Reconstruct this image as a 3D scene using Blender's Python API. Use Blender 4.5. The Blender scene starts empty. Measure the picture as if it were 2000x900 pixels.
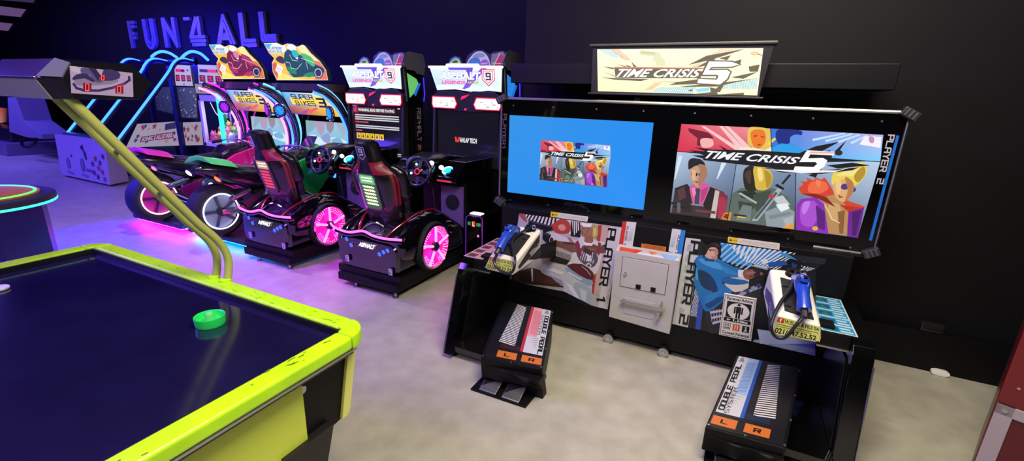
import bpy, bmesh, math, random
from mathutils import Vector, Matrix
from mathutils.geometry import tessellate_polygon
random.seed(7)
SC = bpy.context.scene
COL = SC.collection
PI = math.pi
# ------------------------------------------------------------------ camera
F, YAW, PIT, ROL, H = 896.0, -0.4520, 0.2825, -0.0345, 1.75
def cam_axes():
    cy, sy, cp, sp = math.cos(YAW), math.sin(YAW), math.cos(PIT), math.sin(PIT)
    f = Vector((sy*cp, cy*cp, -sp)); r = Vector((cy, -sy, 0)); d = f.cross(r)
    c, s = math.cos(ROL), math.sin(ROL)
    return c*r+s*d, -s*r+c*d, f
CR, CD, CF = cam_axes()
CC = Vector((0, 0, H))
cam = bpy.data.cameras.new('camera'); camo = bpy.data.objects.new('camera', cam); COL.objects.link(camo)
cam.sensor_width = 36; cam.sensor_fit = 'HORIZONTAL'; cam.lens = F/2000*36; cam.clip_start = .02; cam.clip_end = 200
m3 = Matrix((CR, -CD, -CF)).transposed()
camo.matrix_world = Matrix.Translation(CC) @ m3.to_4x4()
SC.camera = camo
def at(u, v, x=None, y=None, z=None):
    """the point of the place seen at photo pixel (u, v), on a plane x=, y= or z="""
    d = CR*((u-1000)/F)+CD*((v-450)/F)+CF
    t = x/d.x if x is not None else y/d.y if y is not None else (z-H)/d.z
    return CC+d*t
# ------------------------------------------------------------------ materials
def lin(h):
    if isinstance(h, (tuple, list)): return tuple(h[:3])
    h = h.lstrip('#'); v = [int(h[i:i+2], 16)/255 for i in (0, 2, 4)]
    return tuple(c/12.92 if c <= .04045 else ((c+.055)/1.055)**2.4 for c in v)
_M = {}
def mat(name, col='#808080', rough=.5, metal=0., emit=None, es=1., coat=0., spec=.5, alpha=1., trans=0., noise=0., nscale=8., bump=0.):
    if name in _M: return _M[name]
    m = bpy.data.materials.new(name); m.use_nodes = True
    nt = m.node_tree; b = nt.nodes['Principled BSDF']
    c = lin(col)
    b.inputs['Base Color'].default_value = (*c, 1); b.inputs['Roughness'].default_value = rough
    b.inputs['Metallic'].default_value = metal; b.inputs['Coat Weight'].default_value = coat
    b.inputs['Coat Roughness'].default_value = .08
    b.inputs['Specular IOR Level'].default_value = spec
    b.inputs['Transmission Weight'].default_value = trans
    b.inputs['Alpha'].default_value = alpha
    if emit:
        b.inputs['Emission Color'].default_value = (*lin(emit), 1); b.inputs['Emission Strength'].default_value = es
    if noise or bump:
        tc = nt.nodes.new('ShaderNodeTexCoord'); n = nt.nodes.new('ShaderNodeTexNoise')
        n.inputs['Scale'].default_value = nscale; n.inputs['Detail'].default_value = 6
        nt.links.new(tc.outputs['Object'], n.inputs['Vector'])
        if noise:
            r = nt.nodes.new('ShaderNodeValToRGB')
            r.color_ramp.elements[0].position = .3; r.color_ramp.elements[1].position = .7
            r.color_ramp.elements[0].color = (*[x*(1-noise) for x in c], 1)
            r.color_ramp.elements[1].color = (*[min(1, x*(1+noise)) for x in c], 1)
            nt.links.new(n.outputs['Fac'], r.inputs['Fac']); nt.links.new(r.outputs['Color'], b.inputs['Base Color'])
        if bump:
            bp = nt.nodes.new('ShaderNodeBump'); bp.inputs['Strength'].default_value = bump; bp.inputs['Distance'].default_value = .01
            nt.links.new(n.outputs['Fac'], bp.inputs['Height']); nt.links.new(bp.outputs['Normal'], b.inputs['Normal'])
    _M[name] = m
    return m
def artmat(name, es=0., rough=.35, base=1.):
    """printed or glowing artwork: flat ink colours held per face"""
    if name in _M: return _M[name]
    m = bpy.data.materials.new(name); m.use_nodes = True
    nt = m.node_tree; b = nt.nodes['Principled BSDF']
    a = nt.nodes.new('ShaderNodeAttribute'); a.attribute_name = 'ink'
    b.inputs['Roughness'].default_value = rough
    if es:
        b.inputs['Base Color'].default_value = (.01, .01, .01, 1)
        nt.links.new(a.outputs['Color'], b.inputs['Emission Color']); b.inputs['Emission Strength'].default_value = es
    else:
        sc = nt.nodes.new('ShaderNodeVectorMath'); sc.operation = 'SCALE'; sc.inputs['Scale'].default_value = .68   # ink on matt paper white
        nt.links.new(a.outputs['Color'], sc.inputs[0]); nt.links.new(sc.outputs[0], b.inputs['Base Color'])
    _M[name] = m
    return m
PRINT = artmat('printed_vinyl')
SCREEN = artmat('lit_screen', 1.0, .15)
SIGNLIT = artmat('backlit_sign', 1.5, .3)
MBLK = mat('black_powder_coat', '#070709', .5, spec=.22, noise=.25, nscale=30)
MGLOSS = mat('gloss_black_plastic', '#060607', .12, coat=.6)
MPIANO = mat('black_acrylic', '#050506', .06)
MRUB = mat('black_rubber', '#0c0c0d', .7, noise=.3, nscale=60, bump=.1)
MCHR = mat('polished_chrome', '#c8c8cc', .12, 1.)
MALU = mat('brushed_aluminium', '#b4b4b6', .32, 1.)
MWHT = mat('white_plastic', '#e4e4e0', .3)
MGREY = mat('light_grey_paint', '#a5a39f', .4, noise=.03, nscale=12)
MDK = mat('dark_grey_plastic', '#26262a', .4)
def neon(name, col, es):
    m = mat(name, col, .4, emit=col, es=es)
    return m
def rawneon(name, rgb, es=1.):
    m = mat(name, tuple(min(1, c) for c in rgb), .4, emit=tuple(rgb), es=es); return m
# ------------------------------------------------------------------ mesh building
SHIFT = Vector((0, 0, 0))
LOC = {}
class MB:
    def __init__(s): s.b = bmesh.new()
    def _merge(s, t, M=None):
        if M is not None: t.transform(M)
        vm = {v: s.b.verts.new(v.co) for v in t.verts}
        for f in t.faces:
            try: s.b.faces.new([vm[v] for v in f.verts])
            except ValueError: pass
        t.free(); return s
    def box(s, c, size, bevel=0., rot=None, seg=2):
        t = bmesh.new(); bmesh.ops.create_cube(t, size=1)
        for v in t.verts: v.co = Vector((v.co.x*size[0], v.co.y*size[1], v.co.z*size[2]))
        if bevel: bmesh.ops.bevel(t, geom=t.edges[:], offset=bevel, segments=seg, profile=.5, affect='EDGES')
        M = Matrix.Translation(Vector(c))
        if rot is not None: M = M @ (rot if isinstance(rot, Matrix) else Matrix.Rotation(rot, 4, 'Z'))
        return s._merge(t, M)
    def span(s, lo, hi, bevel=0., seg=2):
        lo, hi = Vector(lo), Vector(hi)
        return s.box((lo+hi)/2, [abs(a) for a in (hi-lo)], bevel, None, seg)
    def prism(s, pts, ext, bevel=0.):
        """outline of 3-D points pushed out along ext"""
        t = bmesh.new(); ext = Vector(ext)
        a = [t.verts.new(Vector(p)) for p in pts]; b = [t.verts.new(Vector(p)+ext) for p in pts]
        n = len(pts)
        t.faces.new(a); t.faces.new(b[::-1])
        for i in range(n): t.faces.new((a[i], b[i], b[(i+1) % n], a[(i+1) % n]))
        bmesh.ops.recalc_face_normals(t, faces=t.faces[:])
        if bevel:
            es = [e for e in t.edges]
            bmesh.ops.bevel(t, geom=es, offset=bevel, segments=2, profile=.5, affect='EDGES')
        if n > 4: bmesh.ops.triangulate(t, faces=[f for f in t.faces if len(f.verts) > 4])
        return s._merge(t)
    def hexa(s, p):
        """eight corners: bottom four then top four"""
        t = bmesh.new(); v = [t.verts.new(Vector(q)) for q in p]
        for f in ((3, 2, 1, 0), (4, 5, 6, 7), (0, 1, 5, 4), (1, 2, 6, 5), (2, 3, 7, 6), (3, 0, 4, 7)): t.faces.new([v[i] for i in f])
        bmesh.ops.recalc_face_normals(t, faces=t.faces[:])
        return s._merge(t)
    def rings(s, rr, closed_ring=True, cap=True, loop=False):
        vs = [[s.b.verts.new(Vector(p)) for p in r] for r in rr]; n = len(vs[0]); k = len(vs)
        for i in range(k if loop else k-1):
            for j in range(n if closed_ring else n-1):
                a, b = vs[i], vs[(i+1) % k]
                try: s.b.faces.new((a[j], a[(j+1) % n], b[(j+1) % n], b[j]))
                except ValueError: pass
        if cap and not loop and closed_ring:
            for r in (vs[0][::-1], vs[-1]):
                try: s.b.faces.new(r)
                except ValueError: pass
        return s
    def tube(s, pts, r, seg=10, loop=False, flat=1.):
        pts = [Vector(p) for p in pts]; n = len(pts); rr = []
        up = None
        for i, p in enumerate(pts):
            if loop: t = pts[(i+1) % n]-pts[i-1]
            else: t = pts[min(i+1, n-1)]-pts[max(i-1, 0)]
            t.normalize()
            if up is None:
                up = Vector((0, 0, 1)) if abs(t.z) < .9 else Vector((0, 1, 0))
            a = t.cross(up); a.normalize(); up = a.cross(t); up.normalize()
            ri = r[i] if isinstance(r, (list, tuple)) else r
            rr.append([p+(a*math.cos(q)+up*math.sin(q)*flat)*ri for q in [2*PI*j/seg for j in range(seg)]])
        return s.rings(rr, loop=loop)
    def bar(s, a, b, r, seg=8): return s.tube([a, b], r, seg)
    def loft(s, secs, seg=20):
        """sections (centre, half width, half height[, exponent]) in x/z planes, walked along y"""
        rr = []
        for q in secs:
            c, hw, hh = Vector(q[0]), q[1], q[2]; e = q[3] if len(q) > 3 else 2.6
            ring = []
            for j in range(seg):
                a = 2*PI*j/seg; ca, sa = math.cos(a), math.sin(a)
                ring.append(c+Vector((math.copysign(abs(ca)**(2/e), ca)*hw, 0, math.copysign(abs(sa)**(2/e), sa)*hh)))
            rr.append(ring)
        return s.rings(rr)
    def lathe(s, prof, c, axis=(0, 0, 1), seg=28, cap=True):
        """profile of (radius, height) about an axis"""
        ax = Vector(axis).normalized(); u = ax.orthogonal().normalized(); w = ax.cross(u); c = Vector(c)
        return s.rings([[c+ax*h+(u*math.cos(2*PI*j/seg)+w*math.sin(2*PI*j/seg))*max(r, 1e-4) for j in range(seg)] for r, h in prof], cap=cap)
    def disc(s, c, r, t, axis=(0, 1, 0), seg=24): return s.lathe([(r, -t/2), (r, t/2)], c, axis, seg)
    def torus(s, c, R, r, axis=(0, 0, 1), seg=32, ts=10, arc=1., flat=1.):
        ax = Vector(axis).normalized(); u = ax.orthogonal().normalized(); w = ax.cross(u); c = Vector(c); rr = []
        for i in range(seg):
            a = 2*PI*arc*i/(seg if arc == 1 else seg-1); d = u*math.cos(a)+w*math.sin(a)
            rr.append([c+d*(R+r*math.cos(2*PI*j/ts))+ax*r*flat*math.sin(2*PI*j/ts) for j in range(ts)])
        return s.rings(rr, loop=arc == 1)
    def ball(s, c, r, seg=14, rot=None):
        t = bmesh.new(); bmesh.ops.create_uvsphere(t, u_segments=seg, v_segments=max(6, seg//2+2), radius=1)
        r = r if isinstance(r, (tuple, list)) else (r, r, r)
        M = Matrix.Translation(Vector(c)) @ (rot or Matrix()) @ Matrix.Diagonal((*r, 1))
        return s._merge(t, M)
    def build(s, name, m, parent=None, label=None, sharp=35):
        me = bpy.data.meshes.new(name)
        bmesh.ops.recalc_face_normals(s.b, faces=s.b.faces[:])
        for f in s.b.faces: f.smooth = True
        s.b.to_mesh(me); s.b.free()
        me.set_sharp_from_angle(angle=math.radians(sharp))
        me.materials.append(m)
        o = _link(name, me, parent, label)
        w = o.modifiers.new('even_shading', 'WEIGHTED_NORMAL'); w.keep_sharp = True; w.weight = 80
        return o
def _root(o):
    while o.parent: o = o.parent
    return o
def _link(name, me, parent, label):
    o = bpy.data.objects.new(name, me); COL.objects.link(o)
    off = LOC[_root(parent).name] if parent is not None else Vector((0, 0, 0))
    me.transform(Matrix.Translation(SHIFT-off))
    if parent is not None: o.parent = parent
    if label: o['label'] = label
    return o
def thing(name, label, cat, loc, group=None):
    o = bpy.data.objects.new(name, None); COL.objects.link(o); o.empty_display_size = .1
    o.location = Vector(loc)+SHIFT; LOC[o.name] = Vector(loc)+SHIFT
    return tag(o, label, cat, group)
def tag(o, label, cat, group=None, kind=None):
    o['label'] = label; o['category'] = cat
    if group: o['group'] = group
    if kind: o['kind'] = kind
    return o
def origin_to(o, p):
    """a one-mesh thing gets its origin at its base"""
    p = Vector(p)+SHIFT; o.data.transform(Matrix.Translation(-p)); o.location = p; LOC[o.name] = p
    return o
def struct(name, mb, m):
    o = mb.build(name, m); o['kind'] = 'structure'; return o
def spline(pts, n=6, loop=False):
    pts = [Vector(p) for p in pts]; k = len(pts); out = []
    for i in range(k if loop else k-1):
        p0 = pts[(i-1) % k] if (loop or i) else pts[0]; p1 = pts[i]; p2 = pts[(i+1) % k]
        p3 = pts[(i+2) % k] if (loop or i+2 < k) else p2
        for j in range(n):
            t = j/n
            out.append(.5*((2*p1)+(p2-p0)*t+(2*p0-5*p1+4*p2-p3)*t*t+(3*p1-p0-3*p2+p3)*t**3))
    if not loop: out.append(pts[-1])
    return out
# ------------------------------------------------------------------ artwork
_TX = {}
def text_tris(s, bold=0., shear=0.):
    k = (s, bold, shear)
    if k not in _TX:
        c = bpy.data.curves.new('lettering', 'FONT'); c.body = s; c.offset = bold; c.shear = shear; c.resolution_u = 3
        o = bpy.data.objects.new('lettering', c); me = bpy.data.meshes.new_from_object(o)
        v = [(p.co.x, p.co.y) for p in me.vertices]; fs = [list(p.vertices) for p in me.polygons]
        bpy.data.objects.remove(o); bpy.data.meshes.remove(me); bpy.data.curves.remove(c)
        x0, x1 = min(p[0] for p in v), max(p[0] for p in v); y0, y1 = min(p[1] for p in v), max(p[1] for p in v)
        _TX[k] = ([((p[0]-x0)/(x1-x0), (p[1]-y0)/(y1-y0)) for p in v], fs)
    return _TX[k]
# square techno lettering: strokes on a 4 x 6 grid
GL = {'A': [(0,0,0,5,1,6,4,6,4,0),(0,2.6,4,2.6)], 'B': [(0,0,0,6,3.4,6,4,5.4,4,3.6,3.4,3,0,3),(3.4,3,4,2.4,4,.6,3.4,0,0,0)], 'C': [(4,6,0,6,0,0,4,0)],
 'D': [(0,0,0,6,3,6,4,5,4,1,3,0,0,0)], 'E': [(4,6,0,6,0,0,4,0),(0,3,3.4,3)], 'F': [(4,6,0,6,0,0),(0,3,3.2,3)], 'G': [(4,6,0,6,0,0,4,0,4,3,2.2,3)],
 'H': [(0,0,0,6),(4,0,4,6),(0,3,4,3)], 'I': [(2,0,2,6)], 'J': [(4,6,4,0,0,0,0,2)], 'K': [(0,0,0,6),(4,6,.4,3,4,0)], 'L': [(0,6,0,0,4,0)],
 'M': [(0,0,0,6,2,3,4,6,4,0)], 'N': [(0,0,0,6,4,0,4,6)], 'O': [(0,0,0,6,4,6,4,0,0,0)], 'P': [(0,0,0,6,4,6,4,2.6,0,2.6)], 'Q': [(0,0,0,6,4,6,4,0,0,0),(2.6,1.4,4.4,-.4)],
 'R': [(0,0,0,6,4,6,4,2.8,0,2.8),(2.2,2.8,4,0)], 'S': [(4,6,0,6,0,3,4,3,4,0,0,0)], 'T': [(0,6,4,6),(2,6,2,0)], 'U': [(0,6,0,0,4,0,4,6)], 'V': [(0,6,2,0,4,6)],
 'W': [(0,6,.8,0,2,4,3.2,0,4,6)], 'X': [(0,0,4,6),(0,6,4,0)], 'Y': [(0,6,2,3,4,6),(2,3,2,0)], 'Z': [(0,6,4,6,0,0,4,0)],
 '0': [(0,0,0,6,4,6,4,0,0,0)], '1': [(.8,5,2.2,6,2.2,0)], '2': [(0,6,4,6,4,3,0,3,0,0,4,0)], '3': [(0,6,4,6,4,0,0,0),(.8,3,4,3)], '4': [(3,0,3,6,0,2,4,2)],
 '5': [(4,6,0,6,0,3.2,4,3.2,4,0,0,0)], '9': [(0,0,4,0,4,6,0,6,0,3,4,3)], ':': [(2,1,2,1.6),(2,4,2,4.6)], '.': [(2,0,2,.4)], '/': [(0,0,4,6)], '>': [(0,5,4,3,0,1)]}
class Art:
    """flat artwork: ink shapes laid on a surface in thin layers. map(a, b) gives the 3-D point, n the outward direction"""
    def __init__(s, mp, n, step=.0002): s.mp = mp; s.n = Vector(n).normalized(); s.step = step; s.v = []; s.f = []; s.c = []; s.L = 0
    def up(s, k=1): s.L += k; return s
    def _add(s, pts, faces, col):
        b = len(s.v); s.L += .1
        s.v += [Vector(s.mp(*p))+s.n*(s.step*s.L) for p in pts]
        cs = col if isinstance(col, list) else None
        for f in faces:
            s.f.append([b+i for i in f]); s.c.append([lin(cs[i]) for i in f] if cs else [lin(col)]*len(f))
    def poly(s, pts, col, smooth=0):
        if smooth: pts = [(p.x, p.y) for p in spline([(a, b, 0) for a, b in pts], smooth, True)]
        if len(pts) <= 4 and not smooth: s._add(pts, [list(range(len(pts)))], col) if len(pts) == 3 or isinstance(col, list) else s._add(pts, tess(pts), col)
        else: s._add(pts, tess(pts), col)
        return s
    def ell(s, a, b, ra, rb, col, n=20, rot=0.):
        c, q = math.cos(rot), math.sin(rot)
        return s.poly([(a+ra*math.cos(t)*c-rb*math.sin(t)*q, b+ra*math.cos(t)*q+rb*math.sin(t)*c) for t in [2*PI*i/n for i in range(n)]], col)
    def line(s, pts, w, col):
        for (a, b), (c, d) in zip(pts, pts[1:]):
            l = math.hypot(c-a, d-b) or 1e-6; ux, uy = (c-a)/l*w/2, (d-b)/l*w/2
            s._add([(a-ux-uy, b-uy+ux), (a-ux+uy, b-uy-ux), (c+ux+uy, d+uy-ux), (c+ux-uy, d+uy+ux)], [[0, 1, 2, 3]], col)
        return s
    @staticmethod
    def q(Q, u, v):
        """u to the right, v upwards in a quad given TL TR BR BL"""
        (ax, ay), (bx, by), (cx, cy), (dx, dy) = Q
        return ((ax*(1-u)+bx*u)*v+(dx*(1-u)+cx*u)*(1-v), (ay*(1-u)+by*u)*v+(dy*(1-u)+cy*u)*(1-v))
    def quad(s, Q, col): return s.poly(list(Q), col)
    def grad(s, Q, tl, tr, br, bl, k=6):
        """a printed colour blend between four corner inks"""
        A, B, C2, D = [lin(x) for x in (tl, tr, br, bl)]
        for i in range(k):
            for j in range(k):
                P = [(i/k, (j+1)/k), ((i+1)/k, (j+1)/k), ((i+1)/k, j/k), (i/k, j/k)]
                cs = [tuple((A[m]*(1-u)+B[m]*u)*v+(D[m]*(1-u)+C2[m]*u)*(1-v) for m in range(3)) for u, v in P]
                s._add([s.q(Q, *p) for p in P], [[0, 1, 2, 3]], cs)
        return s
    def stripes(s, Q, n, col, slant=.5, duty=.5):
        for i in range(n):
            u0 = -abs(slant)+(1+abs(slant))*i/n if slant > 0 else (1+abs(slant))*i/n; w = (1+abs(slant))/n*duty
            P = [(u0, 0), (u0+w, 0), (u0+w+slant, 1), (u0+slant, 1)]
            P = clip01(P)
            if len(P) > 2: s._add([s.q(Q, *p) for p in P], tess(P), col)
        return s
    def text(s, t, Q, col, bold=.02, shear=0.):
        v, fs = text_tris(t, bold, shear)
        s._add([s.q(Q, *p) for p in v], fs, col); return s
    def tech(s, t, Q, col, w=1.1, gap=1.7, skew=0.):
        n = len(t); W = n*4+(n-1)*gap+w
        for i, ch in enumerate(t):
            for st in GL.get(ch, []):
                pts = [(st[k]+i*(4+gap)+w/2+skew*(st[k+1]-3), st[k+1]) for k in range(0, len(st), 2)]
                for (a, b), (c, d) in zip(pts, pts[1:]):
                    l = math.hypot(c-a, d-b); ux, uy = (c-a)/l*w/2, (d-b)/l*w/2
                    P = [(a-ux-uy, b-uy+ux), (a-ux+uy, b-uy-ux), (c+ux+uy, d+uy-ux), (c+ux-uy, d+uy+ux)]
                    s._add([s.q(Q, x/W, (y+w/2)/(6+w)) for x, y in P], [[0, 1, 2, 3]], col)
        return s
    def build(s, name, m, parent=None, label=None):
        me = bpy.data.meshes.new(name); me.from_pydata(s.v, [], s.f)
        at_ = me.color_attributes.new('ink', 'FLOAT_COLOR', 'CORNER')
        flat = [x for f in s.c for c in f for x in (*c, 1.)]
        at_.data.foreach_set('color', flat)
        # every ink face looks outwards
        me.update()
        for p in me.polygons:
            if p.normal.dot(s.n) < 0: p.flip()
        me.materials.append(m)
        return _link(name, me, parent, label)
def tess(pts):
    t = tessellate_polygon([[Vector((a, b, 0)) for a, b in pts]])
    return [list(x) for x in t]
def clip01(P):
    for ax, lim, sg in ((0, 0, 1), (0, 1, -1), (1, 0, 1), (1, 1, -1)):
        o = []
        for i in range(len(P)):
            a, b = P[i-1], P[i]; da, db = (a[ax]-lim)*sg, (b[ax]-lim)*sg
            if (da >= 0) != (db >= 0):
                t = da/(da-db); o.append((a[0]+(b[0]-a[0])*t, a[1]+(b[1]-a[1])*t))
            if db >= 0: o.append(b)
        P = o
        if not P: break
    return P
def on_y(y, dx=0.): return lambda a, b: at(a, b, y=y)+Vector((dx, 0, 0))
def crop_y(x0, y0, k, y, dx=0.):
    return lambda a, b: at(x0+a/k, y0+b/k, y=y)+Vector((dx, 0, 0))
def plane_map(o, u, v):
    o, u, v = Vector(o), Vector(u), Vector(v)
    return lambda a, b: o+u*a+v*b
# ------------------------------------------------------------------ the setting
def concrete():
    m = bpy.data.materials.new('polished_concrete'); m.use_nodes = True; nt = m.node_tree; b = nt.nodes['Principled BSDF']
    tc = nt.nodes.new('ShaderNodeTexCoord')
    def nz(sc, det=8, dist=0.):
        n = nt.nodes.new('ShaderNodeTexNoise'); n.inputs['Scale'].default_value = sc; n.inputs['Detail'].default_value = det
        n.inputs['Distortion'].default_value = dist; nt.links.new(tc.outputs['Object'], n.inputs['Vector']); return n
    def ramp(n, p0, c0, p1, c1):
        r = nt.nodes.new('ShaderNodeValToRGB'); e = r.color_ramp.elements
        e[0].position, e[0].color = p0, (*lin(c0), 1); e[1].position, e[1].color = p1, (*lin(c1), 1)
        nt.links.new(n.outputs['Fac'], r.inputs['Fac']); return r
    a = ramp(nz(.8, 7, .4), .3, '#a19e8e', .7, '#b3b1a0')
    c = ramp(nz(7, 10), .35, '#dedcd8', .72, '#ffffff')
    mx = nt.nodes.new('ShaderNodeMix'); mx.data_type = 'RGBA'; mx.blend_type = 'MULTIPLY'; mx.inputs[0].default_value = .75
    nt.links.new(a.outputs['Color'], mx.inputs[6]); nt.links.new(c.outputs['Color'], mx.inputs[7])
    sp = ramp(nz(38, 3), .24, '#7d776f', .28, '#ffffff')
    m2 = nt.nodes.new('ShaderNodeMix'); m2.data_type = 'RGBA'; m2.blend_type = 'MULTIPLY'; m2.inputs[0].default_value = .6
    nt.links.new(mx.outputs[2], m2.inputs[6]); nt.links.new(sp.outputs['Color'], m2.inputs[7])
    nt.links.new(m2.outputs[2], b.inputs['Base Color'])
    rr = nt.nodes.new('ShaderNodeMapRange'); rr.inputs[3].default_value = .3; rr.inputs[4].default_value = .55
    n3 = nz(3, 6); nt.links.new(n3.outputs['Fac'], rr.inputs[0]); nt.links.new(rr.outputs[0], b.inputs['Roughness'])
    return m
MWALL = mat('black_wall_paint', '#08090b', .6, spec=.22, noise=.12, nscale=3, bump=.05)
MCEIL = mat('dark_ceiling', '#15151c', .8, noise=.1)
XL, XR, YF, YB, YT, ZC = -21.0, 5.0, -5.0, 6.2, 3.95, 4.8
struct('floor', MB().span((XL, YF, -.1), (XR, YB, 0)), concrete())
struct('wall_back', MB().span((XL, YB, 0), (-1.70, YB+.15, ZC)), MWALL)
struct('wall_return', MB().span((-1.85, YT+.01, 0), (-1.70, YB-.005, ZC)), MWALL)
struct('wall_front_section', MB().span((-1.85, YT, 0), (XR, YT+.15, ZC)), MWALL)
struct('wall_left', MB().span((XL-.15, YF, 0), (XL, YB, ZC)), MWALL)
struct('wall_right', MB().span((XR, YF, 0), (XR+.15, YT, ZC)), MWALL)
struct('wall_rear', MB().span((XL, YF-.15, 0), (XR, YF, ZC)), MWALL)
struct('ceiling', MB().span((XL, YF, ZC), (XR, YB, ZC+.1)), MCEIL)
struct('baseboard_right', MB().span((.80, 3.85, 0), (XR, 3.949, .285), .006), mat('black_ledge', '#08080a', .5, spec=.2))
# small fittings at the foot of the right wall
o = MB().box((1.37, 3.88, .318), (.13, .05, .066), .012)
o.box((1.37, 3.852, .33), (.10, .008, .02), .003)
o = o.build('wall_socket_box', mat('socket_black', '#1a1a1c', .3)); tag(o, 'black socket box on the dark ledge right of the big twin-screen cabinet', 'socket'); origin_to(o, (1.37, 3.88, .285))
p = at(1852, 729, z=.02)
o = MB().loft([((p.x-.05, 3.812, .02), .01, .004), ((p.x-.05, 3.813, .022), .05, .02), ((p.x-.05, 3.84, .022), .05, .02), ((p.x-.05, 3.846, .022), .045, .016)], 18)
o = o.build('cable_cover', MWHT); tag(o, 'small white cable cover on the floor against the black skirting', 'cable cover'); origin_to(o, (p.x-.05, 3.83, 0))
# dim windows high on the far left wall
for i, q in enumerate((((-30, 8), (48, 18), (37, 33), (-30, 26)), ((-30, 40), (22, 46), (13, 60), (-30, 55)), ((-30, -14), (68, -5), (62, 5), (-30, -3)))):
    v = [at(a_, b_, y=YB-.035) for a_, b_ in q]
    struct('window_%d' % (i+1), MB().prism(v, (0, .03, 0)), mat('dim_window%d' % (i//2), '#3a2c48', .3, emit='#8c6aa0', es=.42 if i < 2 else .16))
# raised wall letters
MLET = mat('brushed_letter_metal', '#8d8aa4', .35, .35, noise=.15, nscale=6)
def letter(ch, quad, label):
    t = [at(u, v, y=YB) for u, v in quad]           # TL TR BR BL on the wall
    W = Vector((t[1]-t[0])); x0, x1 = t[3].x, t[2].x; z0 = (t[3].z+t[2].z)/2; z1 = (t[0].z+t[1].z)/2
    w = (x1-x0); h = z1-z0; mb = MB()
    hwid = {'F': .034, 'U': .036, 'N': .036, '4': .030, 'A': .034, 'L': .034}; EX = 6
    sets = {'F': [[(.07, 0), (.07, 1)], [(.24, 0), (.24, .93)], [(.1, .94), (1, .94)], [(.3, .79), (1, .79)], [(.3, .52), (.86, .52)], [(.3, .38), (.86, .38)]],
            'U': [[(.06, 1), (.06, .3), (.16, .1), (.4, .0), (.6, .0), (.84, .1), (.94, .3), (.94, 1)], [(.24, 1), (.24, .36), (.34, .2), (.5, .15), (.66, .2), (.76, .36), (.76, 1)]],
            'N': [[(.06, 0), (.06, 1)], [(.2, 0), (.2, .8)], [(.06, 1), (.94, 0)], [(.2, 1), (.94, .18)], [(.94, 0), (.94, 1)], [(.8, .2), (.8, 1)]],
            '4': [[(-.3, .96), (.12, .96)], [(.55, 1), (.06, .36)], [(.72, .98), (.2, .36)], [(.0, .30), (1.05, .30)], [(.78, 1), (.78, .3)], [(.62, .9), (.62, .3)], [(.0, .16), (1.05, .16)], [(.1, .02), (1, .02)]],
            'A': [[(.02, 0), (.5, 1), (.98, 0)], [(.17, 0), (.5, .74), (.83, 0)], [(.25, .2), (.75, .2)], [(.3, .33), (.7, .33)]],
            'L': [[(.06, 1), (.06, 0), (1, 0)], [(.24, 1), (.24, .14), (1, .14)]]}
    for st in sets[ch]:
        pts = [(x0+a*w, z0+b*h) for a, b in st]
        for (ax, az), (bx, bz) in zip(pts, pts[1:]):
            l = math.hypot(bx-ax, bz-az); ux, uz = (bx-ax)/l*.001, (bz-az)/l*.001; k = hwid[ch]*1000
            d_ = .05+.004*(len(mb.b.faces) % 5)
            mb.prism([(ax-ux*EX-uz*k, YB-d_, az-uz*EX+ux*k), (bx+ux*EX-uz*k, YB-d_, bz+uz*EX+ux*k), (bx+ux*EX+uz*k, YB-d_, bz+uz*EX-ux*k), (ax-ux*EX+uz*k, YB-d_, az-uz*EX-ux*k)], (0, d_-.002, 0))
    o = mb.build('wall_letter', MLET); tag(o, label, 'letter', 'letters spelling the name on the back wall'); origin_to(o, ((x0+x1)/2, YB, z0))
letter('F', ((256, 41), (279, 41), (276, 94), (262, 94)), 'large inlaid letter F mounted on the dark back wall')
letter('U', ((286, 38), (312, 37), (312, 93), (291, 94)), 'large inlaid letter U mounted on the dark back wall')
letter('N', ((323, 36), (350, 35), (354, 92), (328, 93)), 'large inlaid letter N mounted on the dark back wall')
letter('4', ((377, 34), (404, 33), (407, 88), (379, 90)), 'large digit four with a bright gleam on the dark back wall')
letter('A', ((432, 30), (462, 28), (464, 86), (430, 88)), 'large inlaid letter A mounted on the dark back wall')
letter('L', ((472, 26), (502, 25), (506, 88), (477, 90)), 'large letter L between the letter A and the last letter of the wall sign')
letter('L', ((509, 24), (541, 23), (545, 78), (515, 80)), 'last letter of the wall sign, an L above the green motorcycle marquee')
# ------------------------------------------------------------------ twin-screen shooting cabinet
TC = thing('light_gun_cabinet', 'big black twin-screen shooting game cabinet with lit marquee by the right wall', 'arcade machine', (-.46, 3.4, 0))
MB().span((-1.66, 3.268, .93), (.745, 3.80, 1.735), .01).span((-1.62, 3.135, .05), (.685, 3.79, .93), .008).build('body', MBLK, TC)
pn = MB().span((-1.69, 3.248, .905), (.785, 3.267, 1.735), .004).build('screen_panel', MPIANO, TC, 'glossy black panel around the two screens')
for k in range(8):
    for z in (.955, 1.69): MB().disc((-1.6+.325*k, 3.247, z), .006, .004, (0, 1, 0), 8).build('panel_screw', MALU, pn)
YS = 3.246
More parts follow.
